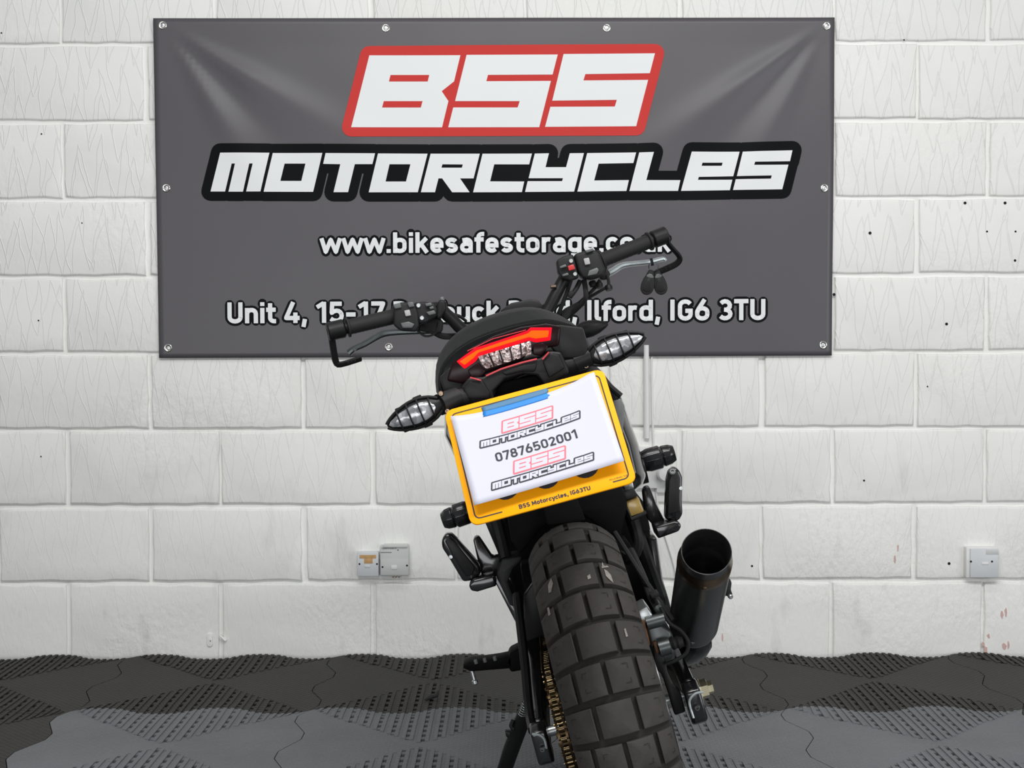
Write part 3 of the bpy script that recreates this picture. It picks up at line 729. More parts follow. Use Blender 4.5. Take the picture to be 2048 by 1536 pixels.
for k in range(1, 41): path.append((dY * (1 - k / 40), dZ + r2 + (r1 - dZ - r2) * k / 40))
acc, nxt = 0.0, 0.0
for i in range(len(path) - 1):
    a, b = Vector(path[i]), Vector(path[i + 1]); L = (b - a).length
    while nxt <= acc + L:
        p = a + (b - a) * ((nxt - acc) / max(L, 1e-9)); an = math.atan2(b.y - a.y, b.x - a.x)
        o = link('chain_link', LK, None, chain); o.location = (0, p.x, p.y); o.rotation_euler = (an, 0, 0)
        nxt += .0159
    acc += L
# --- swingarm
def beam(name, secs, m, parent=bike, bevel=.004):
    ss = []
    for (x, y, z, wx, hz) in secs:
        ss.append([Vector((x + i * wx / 2, y, z + j * hz / 2)) for i, j in ((-1, -1), (1, -1), (1, 1), (-1, 1))])
    return MB().loft(ss).build(name, m, parent, bevel=bevel)
swl = beam('swingarm_beam', [(-.121, -.055, .327, .022, .050), (-.121, .05, .328, .024, .058), (-.118, .25, .345, .030, .062), (-.10, .56, .385, .04, .08)], M['gloss'])
swr = beam('swingarm_beam', [(.134, -.055, .327, .022, .050), (.134, .05, .328, .024, .058), (.128, .25, .345, .030, .062), (.10, .56, .385, .04, .08)], M['gloss'])
for sx, par in ((-.121, swl), (.134, swr)):
    s = -1 if sx < 0 else 1
    MB().prism([Vector((sx - .013, y, z)) for y, z in ((-.085, .300), (-.060, .290), (-.02, .297), (-.02, .356), (-.060, .362), (-.085, .352))], (.026, 0, 0)).build('axle_adjuster', M['gloss'], par, bevel=.005, bseg=3)
    bolt(Vector((sx, -.085, .326)), (0, -1, 0), .0052, .010, 'steel', par, 'adjuster_bolt')
    MB().box((sx + s * .014, -.02, .327), (.004, .04, .032)).build('axle_block', M['silver'], par, bevel=.001)
MB().lathe([(.019, 0), (.019, .006), (.0165, .007), (.0165, .018), (.011, .019), (.011, .027), (.006, .0275)], AX + Vector((.139, 0, .002)), (1, 0, 0), 6).build('axle_nut', M['brass'], bike, smooth=20)
MB().lathe([(.016, 0), (.016, .008), (.010, .010)], AX + Vector((-.128, 0, 0)), (-1, 0, 0), 20).build('axle_head', M['steel'], bike)
MB().tube(PL([(1406, 1384), (1391, 1387), (1381, 1397), (1379, 1409), (1387, 1436)], -.088), .0022, 8, sub=4).build('adjuster_rim', M['lever'], swr)
MB().tube(PL([(1064, 1468), (1079, 1470), (1089, 1479), (1093, 1497)], -.088), .0022, 8, sub=4).build('adjuster_rim', M['lever'], swl)
# --- caliper, bracket, hose
cal = slab('brake_caliper', [(1290, 1252), (1322, 1246), (1343, 1262), (1352, 1290), (1350, 1322), (1338, 1331), (1312, 1328), (1302, 1300)], -.045, .03, M['metal'], bevel=.006, bseg=3)
slab('caliper_body', [(1266, 1228), (1293, 1213), (1306, 1231), (1308, 1240), (1270, 1254)], -.055, .02, M['silver'], cal, .003)
MB().lathe([(.011, 0), (.011, .030)], P(1293, 1247, -.055), (1, 0, 0), 18).build('slide_pin', M['metal'], cal)
MB().lathe([(.014, 0), (.014, .018), (.011, .020)], P(1318, 1297, -.06), (1, 0, 0), 22).build('piston_housing', M['metal'], cal)
MB().lathe([(.009, 0), (.011, .004), (.009, .008), (.011, .012), (.009, .016), (.008, .02)], P(1342, 1288, -.05), (1, 0, 0), 16).build('rubber_boot', M['rubber'], cal)
slab('brake_pad', [(1281, 1242), (1289, 1240), (1301, 1290), (1293, 1296)], -.06, .02, M['rust'], cal, .001)
slab('brake_pad', [(1307, 1288), (1313, 1285), (1319, 1305), (1313, 1309)], -.062, .0, M['rust'], cal, .001)
slab('caliper_bracket', [(1305, 1292), (1322, 1296), (1332, 1326), (1334, 1342), (1348, 1374), (1361, 1384), (1372, 1424), (1350, 1432), (1340, 1396), (1324, 1348), (1312, 1340)], -.05, -.02, M['cover'], bike, .003)
MB().tube(PL([(1321, 1215), (1338, 1245), (1362, 1262), (1376, 1284), (1372, 1306), (1352, 1320), (1332, 1328)], -.055), .0032, 8, sub=5).build('brake_sensor_wire', M['rubber'], bike)
MB().tube([P(1262, 1100, .12), P(1285, 1150, .06), P(1300, 1190, .0), P(1312, 1212, -.03)], .0062, 8, sub=5).build('brake_hose', M['rubber'], bike)
MB().tube([P(1230, 1065, .1), P(1255, 1105, .06), P(1290, 1160, .02), P(1345, 1240, -.01)], .0045, 8, sub=5).build('sensor_cable', M['rubber'], bike)
slab('hose_clip', [(1300, 1190), (1316, 1184), (1321, 1192), (1305, 1198)], -.04, -.01, M['rubber'], bike, .002)
slab('caliper_lug', [(1306, 1208), (1318, 1203), (1328, 1218), (1334, 1232), (1322, 1238), (1310, 1224)], -.03, .0, M['metal'], bike, .003)
# --- chain guard, inner fender, engine, frame
MB().prism([P(1047, 1195, .12), P(1078, 1150, .12), P(1090, 1270, .12), P(1050, 1285, .12)], yv(.03)).build('chain_guard', M['cover'], bike, bevel=.003)
MB().tube([P(1034, 1190, .10), P(1042, 1260, .06), P(1050, 1330, .03), P(1058, 1420, .0), P(1066, 1462, -.05)], .008, 8, flat=1.4, sub=3).build('frame_stay', M['cover'], bike)
slab('engine', [(1000, 1040), (1012, 1130), (1032, 1210), (1048, 1290), (1060, 1385), (1110, 1420), (1290, 1360), (1322, 1290), (1330, 1225), (1312, 1110), (1290, 1000), (1150, 990)], .46, .9, M['shade_black'], bevel=.015, bseg=3)
slab('inner_fender', [(1012, 1018), (1060, 985), (1180, 955), (1238, 955), (1256, 1010), (1240, 1085), (1205, 1058), (1165, 1030), (1110, 1035), (1075, 1065), (1040, 1110), (1022, 1080)], .10, .42, M['shade_black'], bevel=.006)
slab('fender_cap', [(1086, 1010), (1152, 990), (1172, 1042), (1095, 1052)], .02, .10, M['shade_black'], bevel=.004)
slab('swingarm_bridge', [(1040, 1130), (1250, 1075), (1300, 1150), (1310, 1230), (1250, 1260), (1060, 1260)], .36, .42, M['shade_black'], bevel=.006)
MB().tube([P(1248, 985, .16), P(1272, 1060, .18), P(1296, 1130, .2), P(1318, 1190, .3)], .013, 10, sub=3).build('frame_rail', M['cover'], bike)
MB().tube([P(1268, 1040, .14), P(1278, 1085, .14), P(1262, 1120, .16), P(1240, 1110, .2)], .009, 8, sub=4).build('reservoir_hose', M['rubber'], bike)
MB().tube([P(985, 1010, .2), P(1003, 1080, .2), P(1012, 1120, .18)], .012, 10, sub=3).build('frame_rail', M['cover'], bike)
slab('side_plate', [(968, 1040), (990, 1030), (1012, 1095), (1006, 1108), (996, 1106)], .30, .33, M['plastic'], bike, .002)
slab('frame_casting', [(1004, 1120), (1042, 1112), (1044, 1122), (1026, 1138), (1016, 1165), (1036, 1215), (1020, 1212), (998, 1165), (992, 1150)], .16, .24, M['plastic'], bike, .004)
slab('frame_plate', [(985, 1155), (1000, 1150), (1046, 1235), (1048, 1290), (1040, 1262)], .38, .44, M['gloss'], bike, .003)
slab('frame_plate', [(1296, 1080), (1314, 1076), (1326, 1160), (1348, 1235), (1330, 1240), (1310, 1180)], .30, .42, M['gloss'], bike, .003)
# --- body: tank and side panels
def section(pts, Y, sc=1.0, c=None, dz=0):
    v = PL(pts, Y)
    if sc != 1.0 or dz:
        m = sum(v, Vector()) / len(v)
        v = [m + (p - m) * sc + Vector((0, 0, dz)) for p in v]
    return v
BODY = [(884, 775), (893, 832), (893, 872), (910, 908), (952, 965), (1000, 1030), (1120, 1020), (1250, 995), (1282, 968), (1289, 952), (1274, 890), (1256, 842), (1240, 796), (1200, 752), (1100, 735), (960, 750)]
MB().loft([section(BODY, .30, .92), section(BODY, .33), section(BODY, .62, 1.02), section(BODY, .85, .95, dz=.01), section(BODY, 1.0, .6, dz=.02)]).build('fuel_tank_body', M['gloss'], bike, bevel=.004)
slab('side_panel', [(1150, 706), (1172, 712), (1206, 745), (1240, 790), (1242, 798), (1226, 802), (1190, 790), (1160, 760)], .03, .30, M['plastic'], bike, .004)
slab('side_panel', [(1226, 800), (1241, 797), (1250, 812), (1246, 866), (1240, 884), (1226, 850)], .18, .30, M['switch'], bike, .003, label='grey side panel edge')
slab('side_panel', [(876, 748), (890, 765), (905, 800), (903, 850), (895, 838), (880, 790)], .0, .30, M['plastic'], bike, .004)
slab('side_panel', [(893, 832), (905, 838), (912, 880), (944, 950), (936, 948), (908, 905), (892, 872)], .16, .30, M['gloss'], bike, .003)
MB().tube([P(1200, 750, .02), P(1222, 775, .02), P(1242, 792, .02)], .005, 8).build('panel_seam', M['cover'], bike)
# --- seat cowl and tail
S0 = [(886, 792), (877, 750), (896, 712), (936, 682), (985, 661), (1040, 645), (1090, 638), (1132, 646), (1163, 660), (1172, 698), (1160, 728), (1100, 735), (1040, 755), (960, 790)]
S1 = [(882, 798), (871, 744), (883, 702), (914, 665), (960, 638), (1014, 620), (1064, 614), (1112, 627), (1152, 652), (1180, 692), (1170, 735), (1100, 742), (1040, 760), (960, 792)]
S0, S1 = smooth_loop(S0), smooth_loop(S1)
v1 = PL(S1, -.19); m1 = sum(v1, Vector()) / len(v1)
def scl(v, sx, sz, dy, dz): return [Vector((m1.x * 0 + p.x * sx, p.y + dy, m1.z + (p.z - m1.z) * sz + dz)) for p in v]
MB().loft([PL(S0, -.270), PL(S0, -.262), [(a + b * 3) / 4 for a, b in zip(PL(S0, -.235), PL(S1, -.235))], v1, scl(v1, 1.05, 1.0, .12, -.006), scl(v1, 1.1, .95, .30, -.03), scl(v1, .95, .8, .55, -.08), scl(v1, .7, .6, .72, -.06)]).build('seat', M['seat'], bike, smooth=60)
slab('tail_panel', [(x + (1020 - x) * .035, y + (715 - y) * .05) for x, y in S0], -.276, -.262, M['tailblack'], bevel=.004)
slab('tail_side_panel', [(1066, 651), (1120, 650), (1166, 655), (1177, 690), (1172, 714), (1122, 718), (1102, 694), (1106, 660)], -.284, -.255, M['cover'], bevel=.003)
slab('tail_side_panel', [(879, 754), (900, 734), (912, 738), (926, 766), (936, 770), (925, 788), (892, 797)], -.284, -.255, M['cover'], bevel=.003)
tail = slab('tail_light', [(893, 762), (903, 728), (944, 694), (990, 671), (1042, 654), (1092, 647), (1122, 652), (1118, 692), (1068, 700), (1040, 722), (968, 748), (925, 768)], -.288, -.268, M['lens_red'], bevel=.004)
LED = [(919, 723), (953, 701), (1000, 685), (1055, 667), (1063, 661), (1098, 661), (1096, 674), (1071, 677), (1058, 674), (1005, 690), (957, 705), (947, 716), (929, 730)]
slab('led_bar_edge', [(913, 723), (950, 696), (1000, 680), (1054, 661.5), (1061, 655), (1104, 655), (1101, 681), (1071, 685), (1058, 681), (1005, 698), (959, 713), (950, 724), (929, 738)], -.2915, -.287, M['led_edge'], tail, .001)
slab('led_bar', LED, -.2945, -.290, M['led'], tail, .001, label='glowing orange red light bar')
refl = slab('clear_reflector', [(956, 713), (1008, 697), (1062, 681), (1063, 709), (1018, 724), (973, 738), (964, 730)], -.2935, -.286, M['reflector'], tail, .001, label='clear faceted stop light lens')
for k in range(1, 5):
    f = k / 5; a = (956 + f * 106, 713 - f * 32); b = (970 + f * 92, 738 - f * 29)
    MB().tube([P(*a, -.294), P(*b, -.294)], .0012, 6).build('divider', M['lens_red'], refl)
slab('lamp_housing', [(935, 740), (957, 724), (972, 744), (965, 752), (945, 760)], -.292, -.27, M['lens_red'], tail, .002)
slab('lamp_housing', [(1066, 690), (1085, 685), (1097, 692), (1085, 712), (1066, 710)], -.292, -.27, M['lens_red'], tail, .002)
MB().tube(PL([(935, 702), (985, 678), (1052, 660)], -.2885), .0007, 6).build('lens_ridge', M['line_red'], tail)
under = slab('tail_bracket', [(937, 755), (966, 754), (1003, 737), (1046, 724), (1081, 716), (1099, 702), (1122, 704), (1138, 738), (1136, 748), (1100, 768), (1090, 772), (1075, 751), (1046, 748), (1010, 759), (986, 783), (990, 803), (924, 803), (922, 774)], -.302, -.20, M['cover'], bevel=.004, bseg=3)
slab('bracket_facet', [(1085, 722), (1102, 705), (1118, 709), (1130, 736), (1098, 757)], -.308, -.298, M['cover'], under, .003)
slab('bracket_facet', [(926, 776), (940, 762), (964, 760), (980, 784), (980, 798), (930, 798)], -.308, -.298, M['cover'], under, .003)
slab('bracket_facet', [(1003, 744), (1046, 730), (1074, 726), (1070, 744), (1046, 743), (1012, 752)], -.307, -.298, M['cover'], under, .003)
MB().tube(PL([(972, 752), (1003, 738), (1045, 725), (1074, 718)], -.304), .0014, 6).build('red_edge', M['line_red'], under)
MB().tube(PL([(940, 755), (962, 761)], -.309), .0012, 6).build('red_edge', M['line_red'], under)
MB().tube(PL([(1085, 719), (1098, 704)], -.309), .0012, 6).build('red_edge', M['line_red'], under)
slab('plate_hanger', [(985, 800), (1000, 765), (1070, 750), (1095, 770), (1105, 800), (1120, 900), (1040, 920)], -.28, -.25, M['shade_black'], bevel=.003)
MB().box((0.0, -.24, .82), (.16, .12, .12)).build('undertail', M['shade_black'], bike, bevel=.01)
# --- indicators
def indicator(inner, outer, Y, s=1.0, lens=True, name='indicator', label=None):
    a, b = P(*inner, Y), P(*outer, Y); ax = (b - a); L = ax.length; ax.normalize()
    back = Vector((0, -1, 0)); side = ax.cross(back).normalized()
    root = empty(name); root.parent = bike; s *= .76
    prof = [(0, .010), (.10, .012), (.22, .020), (.38, .0245), (.55, .0245), (.75, .019), (.92, .010), (1.0, .003)]
    secs = []
    for t, r in prof:
        secs.append([a + ax * (L * t) + (side * math.cos(2 * math.pi * k / 16) * r + back * math.sin(2 * math.pi * k / 16) * r * .72) * s for k in range(16)])
    MB().loft(secs).build('housing', M['cover'], root, smooth=50)
    if lens:
        secs = []
        for t, r in ((.17, .004), (.24, .0135), (.38, .0185), (.55, .0185), (.75, .0135), (.92, .006), (.96, .001)):
            secs.append([a + ax * (L * t) + (side * math.cos(2 * math.pi * k / 14) * r + back * (.0095 + math.sin(2 * math.pi * k / 14) * r * .55)) * s for k in range(14)])
        MB().loft(secs).build('lens', M['ind_lens'], root, smooth=50)
    rr = [(.24, .021), (.42, .026), (.60, .0245), (.78, .019)]
    for t, r in (rr if lens else []):
        c = a + ax * (L * t); tl = .10
        pts = [c + (side * math.cos(2 * math.pi * k / 20) * r + back * (.002 + math.sin(2 * math.pi * k / 20) * r * .80)) * s for k in range(21)]
        MB().tube(pts, .0017 * s, 6).build('cage_rib', M['cover'], root)
    for sd in ((-1, 1) if lens else ()):
        pts = [a + ax * (L * t) + (side * sd * r * 1.03 + back * .006) * s for t, r in prof[1:]]
        MB().tube(pts, .0030 * s, 8, sub=2).build('cage_rim', M['cover'], root)
        for t, r in ((.40, .0275), (.72, .021)):
            c = a + ax * (L * t) + side * sd * r * s
            m3 = Matrix((ax, back, side)).transposed()
            MB().box(c, (.017 * s, .012 * s, .006 * s), m3).build('cage_lug', M['cover'], root, bevel=.0015)
    return root, a, ax
il, a, ax = indicator((892, 803), (775, 852), -.33)
MB().tube([a + ax * .012, P(935, 792, -.29)], [.0125, .0135], 16).build('stalk', M['plastic'], il)
MB().tube([P(878, 810, -.33), P(914, 795, -.31)], [.0155, .0150], 16).build('collar', M['cover'], il)
bolt(P(882, 787, -.335), (0, -1, 0), .004, .004, 'heat', il); bolt(P(895, 822, -.335), (0, -1, 0), .004, .004, 'heat', il)
ir, a, ax = indicator((1166, 722), (1289, 671), -.27)
MB().tube([a + ax * .012, P(1110, 735, -.27)], [.0125, .0135], 16).build('stalk', M['plastic'], ir)
MB().tube([P(1180, 712, -.27), P(1150, 725, -.27)], [.0150, .0150], 16).build('collar', M['cover'], ir)
bolt(P(1163, 693, -.275), (0, -1, 0), .004, .004, 'heat', ir); bolt(P(1172, 732, -.275), (0, -1, 0), .004, .004, 'heat', ir)
fi, a, ax = indicator((1140, 668), (1216, 648), 1.18, 1.15, False, 'front_indicator')
MB().tube([a, P(1100, 690, 1.15)], .012, 12).build('stalk', M['plastic'], fi)
fi2, a, ax = indicator((960, 740), (900, 752), 1.18, 1.1, False, 'front_indicator')
MB().tube([a, P(990, 735, 1.15)], .012, 12).build('stalk', M['plastic'], fi2)
# --- number plate
PC = P(1077, 892, -.385)
PM = Matrix.Translation(PC) @ Matrix.Rotation(R_(-31), 4, 'X') @ Matrix.Rotation(R_(90), 4, 'X')
# plate frame: u = right, v = up the plate, w = out of the plate towards the camera
def psurf(u, v, k=0.0): return PM @ Vector((u, v, .0016 + k))
PW, PH = .231, .181
plate = MB().prism([PM @ Vector((u, v, -.0016)) for u, v in rrect(-PW / 2, -PH / 2, PW / 2, PH / 2, .012)], (PM.to_3x3() @ Vector((0, 0, .0032)))).build('number_plate', M['plate'], bike, bevel=.0006, smooth=50, label='amber yellow number plate with black border line')
e = .0085
bl = [(-.070, -PH / 2 + e)] + arc(-PW / 2 + e + .007, -PH / 2 + e + .007, .007, .007, 270, 180, 4) + arc(-PW / 2 + e + .007, PH / 2 - e - .007, .007, .007, 180, 90, 4) + arc(PW / 2 - e - .007, PH / 2 - e - .007, .007, .007, 90, 0, 4) + arc(PW / 2 - e - .007, -PH / 2 + e + .007, .007, .007, 0, -90, 4) + [(.084, -PH / 2 + e)]
decal('border_line', ribbon(bl, .0018, False), psurf, M['ink_dark'], plate, None, .0003)
fl, _ = text_polys('BSS Motorcycles, IG63TU', .100, .0062, .24)
decal('dealer_name', [[(p[0] - .047, p[1] - PH / 2 + e - .0025) for p in pg] for pg in fl], psurf, M['ink_dark'], plate, None, .0003)
fl, _ = text_polys('HILLS BSAU 145e', .027, .0024, .13)
decal('maker_mark', [[(p[0] + .080, p[1] - PH / 2 + e + .003) for p in pg] for pg in fl], psurf, M['ink_dark'], plate, None, .0003)
for cx in (-.058, -.001, .054):
    ch = [(cx - .017, -.030)] + arc(cx, -.046, .0145, .0155, 180, 360, 10) + [(cx + .017, -.030)]
    decal('registration_character', ribbon(ch, .010, False), psurf, M['ink_dark'], plate, None, .0003)
# --- exhaust
eo, ei = P(1413, 1103, -.15), P(1386, 1252, .10)
exd = (eo - ei).normalized(); EL = (eo - ei).length
ex = empty('exhaust'); ex.parent = bike
MB().lathe([(.018, -.045), (.026, -.030), (.036, -.012), (.0405, 0), (.0425, .012), (.0425, EL - .050)], ei, exd, 40, False).build('muffler', M['steel'], ex, label='brushed dark steel muffler')
MB().lathe([(.0425, EL - .052), (.0432, EL - .050), (.0432, EL - .032), (.0412, EL - .028), (.0395, EL - .020)], ei, exd, 40, False).build('end_band', M['heat'], ex)
MB().lathe([(.0395, EL - .022), (.0388, EL - .004), (.0392, EL), (.0380, EL + .0005), (.0368, EL - .003), (.036, EL - .08), (.020, EL - .14), (.001, EL - .141)], ei, exd, 40, False).build('outlet_rim', M['steel'], ex)
MB().lathe([(.0358, EL - .06), (.0358, EL - .15), (.001, EL - .151)], ei, exd, 30, False).build('outlet_bore', M['dark'], ex)
MB().tube([ei - exd * .03, P(1395, 1285, .14), P(1375, 1305, .22), P(1330, 1310, .4), P(1280, 1300, .6)], [.026, .026, .024, .022, .022], 14, sub=4).build('link_pipe', M['gloss'], ex)
bolt(P(1409, 1175, -.14), exd.cross(Vector((1, 0, 0))) * -1, .004, .003, 'heat', ex, 'rivet'); bolt(P(1396, 1262, .05), (0, -1, 0), .004, .004, 'brass', ex)
slab('exhaust_clamp', [(1380, 1282), (1392, 1275), (1396, 1281), (1385, 1290)], .05, .1, M['switch'], ex, .001)
# --- crash bobbins
def bobbin(p0, p1, Y):
    a, b = P(*p0, Y), P(*p1, Y); L = (b - a).length
    return MB().lathe([(.017, 0), (.017, L * .22), (.021, L * .26), (.025, L * .40), (.025, L * .66), (.0205, L * .70), (.0225, L * .74), (.021, L * .88), (.016, L * .99), (.008, L), (.008, L * .96)], a, b - a, 12).build('crash_bobbin', M['gloss'], bike, bevel=.001, smooth=20)
bobbin((1262, 930), (1350, 906), .60); bobbin((965, 1014), (884, 1042), .60)
MB().lathe([(.03, 0), (.03, .03)], P(1262, 945, .60), (1, 0, 0), 16).build('bobbin_mount', M['cover'], bike)
# --- passenger pegs
pgr = slab('passenger_peg', [(1331, 1040), (1334, 962), (1339, 942), (1350, 934), (1359, 940), (1365, 955), (1364, 1000), (1366, 1028), (1358, 1042)], .16, .195, M['gloss'], bevel=.005, bseg=3)
slab('peg_rubber', [(1335, 1030), (1338, 962), (1343, 946), (1352, 942), (1359, 952), (1360, 1024)], .152, .162, M['cover'], pgr, .003); bolt(P(1361, 976, .158), (0, -1, 0), .004, .005, 'silver', pgr); bolt(P(1345, 944, .155), (0, -1, .5), .006, .004, 'switch', pgr, 'peg_cap')
slab('peg_bracket', [(1309, 1054), (1350, 1042), (1360, 1045), (1363, 1053), (1358, 1063), (1316, 1078)], .14, .21, M['gloss'], bevel=.004, bseg=3)
slab('heel_guard', [(1286, 985), (1289, 975), (1300, 973), (1313, 1008), (1332, 1044), (1312, 1056), (1296, 1040), (1290, 1020)], .19, .22, M['gloss'], bevel=.004)
pgl = slab('passenger_peg', [(883, 1080), (890, 1069), (901, 1068), (914, 1080), (960, 1132), (962, 1148), (946, 1161), (926, 1164), (900, 1120), (884, 1096)], .16, .195, M['gloss'], bevel=.005, bseg=3)
slab('peg_rubber', [(889, 1082), (897, 1075), (908, 1082), (950, 1134), (946, 1150), (932, 1154), (905, 1112)], .152, .162, M['cover'], pgl, .003); bolt(P(902, 1113, .158), (0, -1, 0), .004, .005, 'silver', pgl)
slab('peg_bracket', [(937, 1170), (946, 1160), (988, 1150), (994, 1172), (955, 1184), (942, 1182)], .14, .21, M['gloss'], bevel=.004, bseg=3)
slab('heel_guard', [(946, 1080), (950, 1075), (957, 1074), (968, 1090), (984, 1114), (1004, 1112), (1000, 1150), (966, 1162), (957, 1130)], .19, .22, M['gloss'], bevel=.004)
# --- rider pegs
rp = slab('rider_peg', [(925, 1330), (938, 1325), (1000, 1316), (1024, 1311), (1026, 1337), (965, 1342), (942, 1344), (928, 1338)], .50, .55, M['shade_black'], bike, .004)
slab('peg_hinge', [(1020, 1305), (1046, 1292), (1050, 1340), (1022, 1345), (1012, 1325)], .50, .56, M['shade_black'], rp, .004)
for px in (952, 970, 990): bolt(P(px, 1324 - (px - 952) * .17, .50), (0, -.2, 1), .004, .005, 'switch', rp, 'grip_stud')
MB().lathe([(.004, 0), (.004, .018), (.006, .020), (.006, .026), (.003, .029)], P(944, 1342, .52), (0, -.1, -1), 12).build('feeler_bolt', M['silver'], rp)
rp2 = MB().tube([P(1405, 1190, .5), P(1450, 1178, .5)], .014, 10).build('rider_peg', M['cover'], bike)
slab('peg_end', [(1448, 1185), (1452, 1160), (1460, 1157), (1464, 1166), (1462, 1180), (1466, 1190), (1461, 1197), (1450, 1190)], .47, .52, M['cover'], rp2, .003); bolt(P(1461, 1193, .47), (.3, -1, -.3), .005, .004, 'silver', rp2)
# --- side stand
st = MB().tube([P(1058, 1408, .42), P(1040, 1452, .45), P(1022, 1500, .47), P(1008, 1542, .49), P(985, 1600, .52)], [.014, .016, .016, .015, .018], 12, sub=3).build('side_stand', M['cover'], bike)
BG = BIKE @ P(985, 1600, .52)
MB().tube([P(1026, 1440, .44), P(1022, 1452, .44), P(1028, 1458, .44)], .004, 6, sub=3).build('spring_hook', M['cover'], st)
slab('stand_tang', [(1010, 1462), (1028, 1466), (1026, 1480), (1012, 1474)], .45, .47, M['cover'], st, .002)
foot = BINV @ Vector((BG.x, BG.y, .012))
MB().tube([P(985, 1600, .52), foot], .016, 12).build('stand_tip', M['cover'], st)
MB().lathe([(.030, 0), (.030, .010)], foot - BINV.to_3x3() @ Vector((0, 0, .0105)), BINV.to_3x3() @ Vector((0, 0, 1)), 20).build('stand_foot', M['cover'], st)
hp = []
p0, p1 = P(1056, 1398, .40), P(1047, 1422, .41); dv = p1 - p0; u = Vector((1, 0, 0)); u = (u - dv * u.dot(dv) / dv.length_squared).normalized(); vv = dv.normalized().cross(u)
for k in range(97):
    a = 2 * math.pi * k / 12; hp.append(p0 + dv * (k / 96) * 1.4 + (u * math.cos(a) + vv * math.sin(a)) * .0065)
MB().tube(hp, .0012, 5).build('stand_spring', M['silver'], st)
# --- brake fluid reservoir
rv = slab('brake_reservoir', [(1250, 1003), (1277, 994), (1289, 1024), (1262, 1034)], .12, .15, M['amber_fluid'], bevel=.003, label='amber brake fluid reservoir with black cap')
slab('reservoir_cap', [(1243, 986), (1268, 977), (1276, 992), (1250, 1002)], .115, .155, M['cover'], rv, .002)
slab('reservoir_frame', [(1247, 1004), (1251, 1003), (1264, 1035), (1292, 1022), (1294, 1028), (1263, 1042)], .115, .13, M['cover'], rv, .001)
slab('panel_edge', [(1240, 955), (1262, 948), (1268, 976), (1252, 984)], .17, .2, M['silver'], bike, .002)
# --- front end (behind the rider's view: fork, wheel, headlamp)
STEER = Matrix.Translation((0, 1.03, .98)) @ Matrix.Rotation(R_(-24), 4, 'X') @ Matrix.Rotation(R_(16), 4, 'Z')
fork = empty('front_fork'); fork.parent = bike; fork.matrix_local = STEER
for s in (-1, 1):
    MB().tube([(.105 * s, .03, .02), (.105 * s, .03, -.35)], .026, 16).build('fork_tube', M['gloss'], fork)
    MB().tube([(.105 * s, .03, -.33), (.105 * s, .03, -.70)], .021, 16).build('fork_slider', M['steel'], fork)
MB().box((0, .02, .0), (.26, .07, .03)).build('triple_clamp', M['cover'], fork, bevel=.008)
MB().box((0, .02, -.18), (.26, .07, .035)).build('triple_clamp', M['cover'], fork, bevel=.008)
fw = Vector((0, .03, -.71))
MB().lathe([(.222, -.045), (.25, -.057), (.285, -.058), (.305, -.045), (.318, -.02), (.320, 0), (.318, .02), (.305, .045), (.285, .058), (.25, .057), (.222, .045)], fw, (1, 0, 0), 60, False).build('front_tyre', M['tyre_side'], fork)
MB().lathe([(.19, -.04), (.224, -.046), (.205, -.02), (.205, .02), (.224, .046), (.19, .04)], fw, (1, 0, 0), 60).build('front_rim', M['gloss'], fork)
mb = MB().lathe([(.03, -.09), (.03, .09)], fw, (1, 0, 0), 20)
for k in range(10):
    a = 2 * math.pi * k / 10
    mb.tube([fw + Vector((0, math.cos(a) * .03, math.sin(a) * .03)), fw + Vector((0, math.cos(a) * .2, math.sin(a) * .2))], .009, 8)
mb.build('front_spokes', M['gloss'], fork)
MB().lathe([(.02, 0), (.085, .02), (.10, .07), (.10, .12), (.095, .125)], (0, .06, -.10), (0, 1, .15), 32).build('headlamp', M['gloss'], fork)
slab('dashboard', [(1000, 622), (1022, 606), (1062, 598), (1076, 600), (1094, 622), (1060, 640), (1010, 645)], 1.02, 1.06, M['cover'], bevel=.004)
# --- handlebar and controls
hb = MB().tube([P(690, 656, .88), P(800, 630, .915), P(872, 616, .935), P(892, 628, .94), P(925, 660, .955), P(960, 690, .97), P(1003, 700, .985), P(1050, 680, 1.0), P(1088, 632, 1.015), P(1110, 592, 1.02), P(1132, 552, 1.03), P(1152, 538, 1.035), P(1205, 520, 1.05), P(1322, 473, 1.085)], .0145, 14, sub=4).build('handlebar', M['cover'], bike)
MB().box(P(1003, 705, .985), (.09, .05, .05)).build('bar_clamp', M['cover'], hb, bevel=.006)
def grip(a, b, par):
    a, b = Vector(a), Vector(b); L = (b - a).length
    prof = [(.023, 0), (.023, .004), (.0175, .006)]
    for k in range(1, 12): prof += [(.0172, .006 + (L - .012) * (k - .3) / 12), (.0178, .006 + (L - .012) * k / 12)]
    prof += [(.0178, L - .008), (.0255, L - .006), (.0265, L), (.012, L + .001)]
    return MB().lathe(prof, a, b - a, 20).build('grip', M['rubber'], par, smooth=25)
gl = grip(P(694, 655, .881), P(796, 631, .914), hb); gr = grip(P(1300, 482, 1.078), P(1200, 522, 1.048), hb)
def barend(a, b):
    a, b = Vector(a), Vector(b); L = (b - a).length
    MB().lathe([(.016, 0), (.020, .002), (.0215, .004), (.0215, L - .003), (.019, L), (.008, L), (.008, L - .004)], a, b - a, 22).build('bar_end', M['cover'], hb)
barend(P(690, 656, .879), P(655, 664, .87)); barend(P(1304, 480, 1.08), P(1333, 469, 1.088))
lg = MB().tube([P(663, 672, .872), P(667, 700, .885), P(672, 724, .90), P(682, 729, .905), P(722, 717, .93)], .0078, 8, flat=.6, sub=3).build('lever_guard', M['cover'], hb)
for f in (.25, .5, .75): bolt(P(690 + 26 * f, 727 - 8 * f, .90), (0, -1, 0), .0028, .003, 'dark', lg, 'guard_hole')
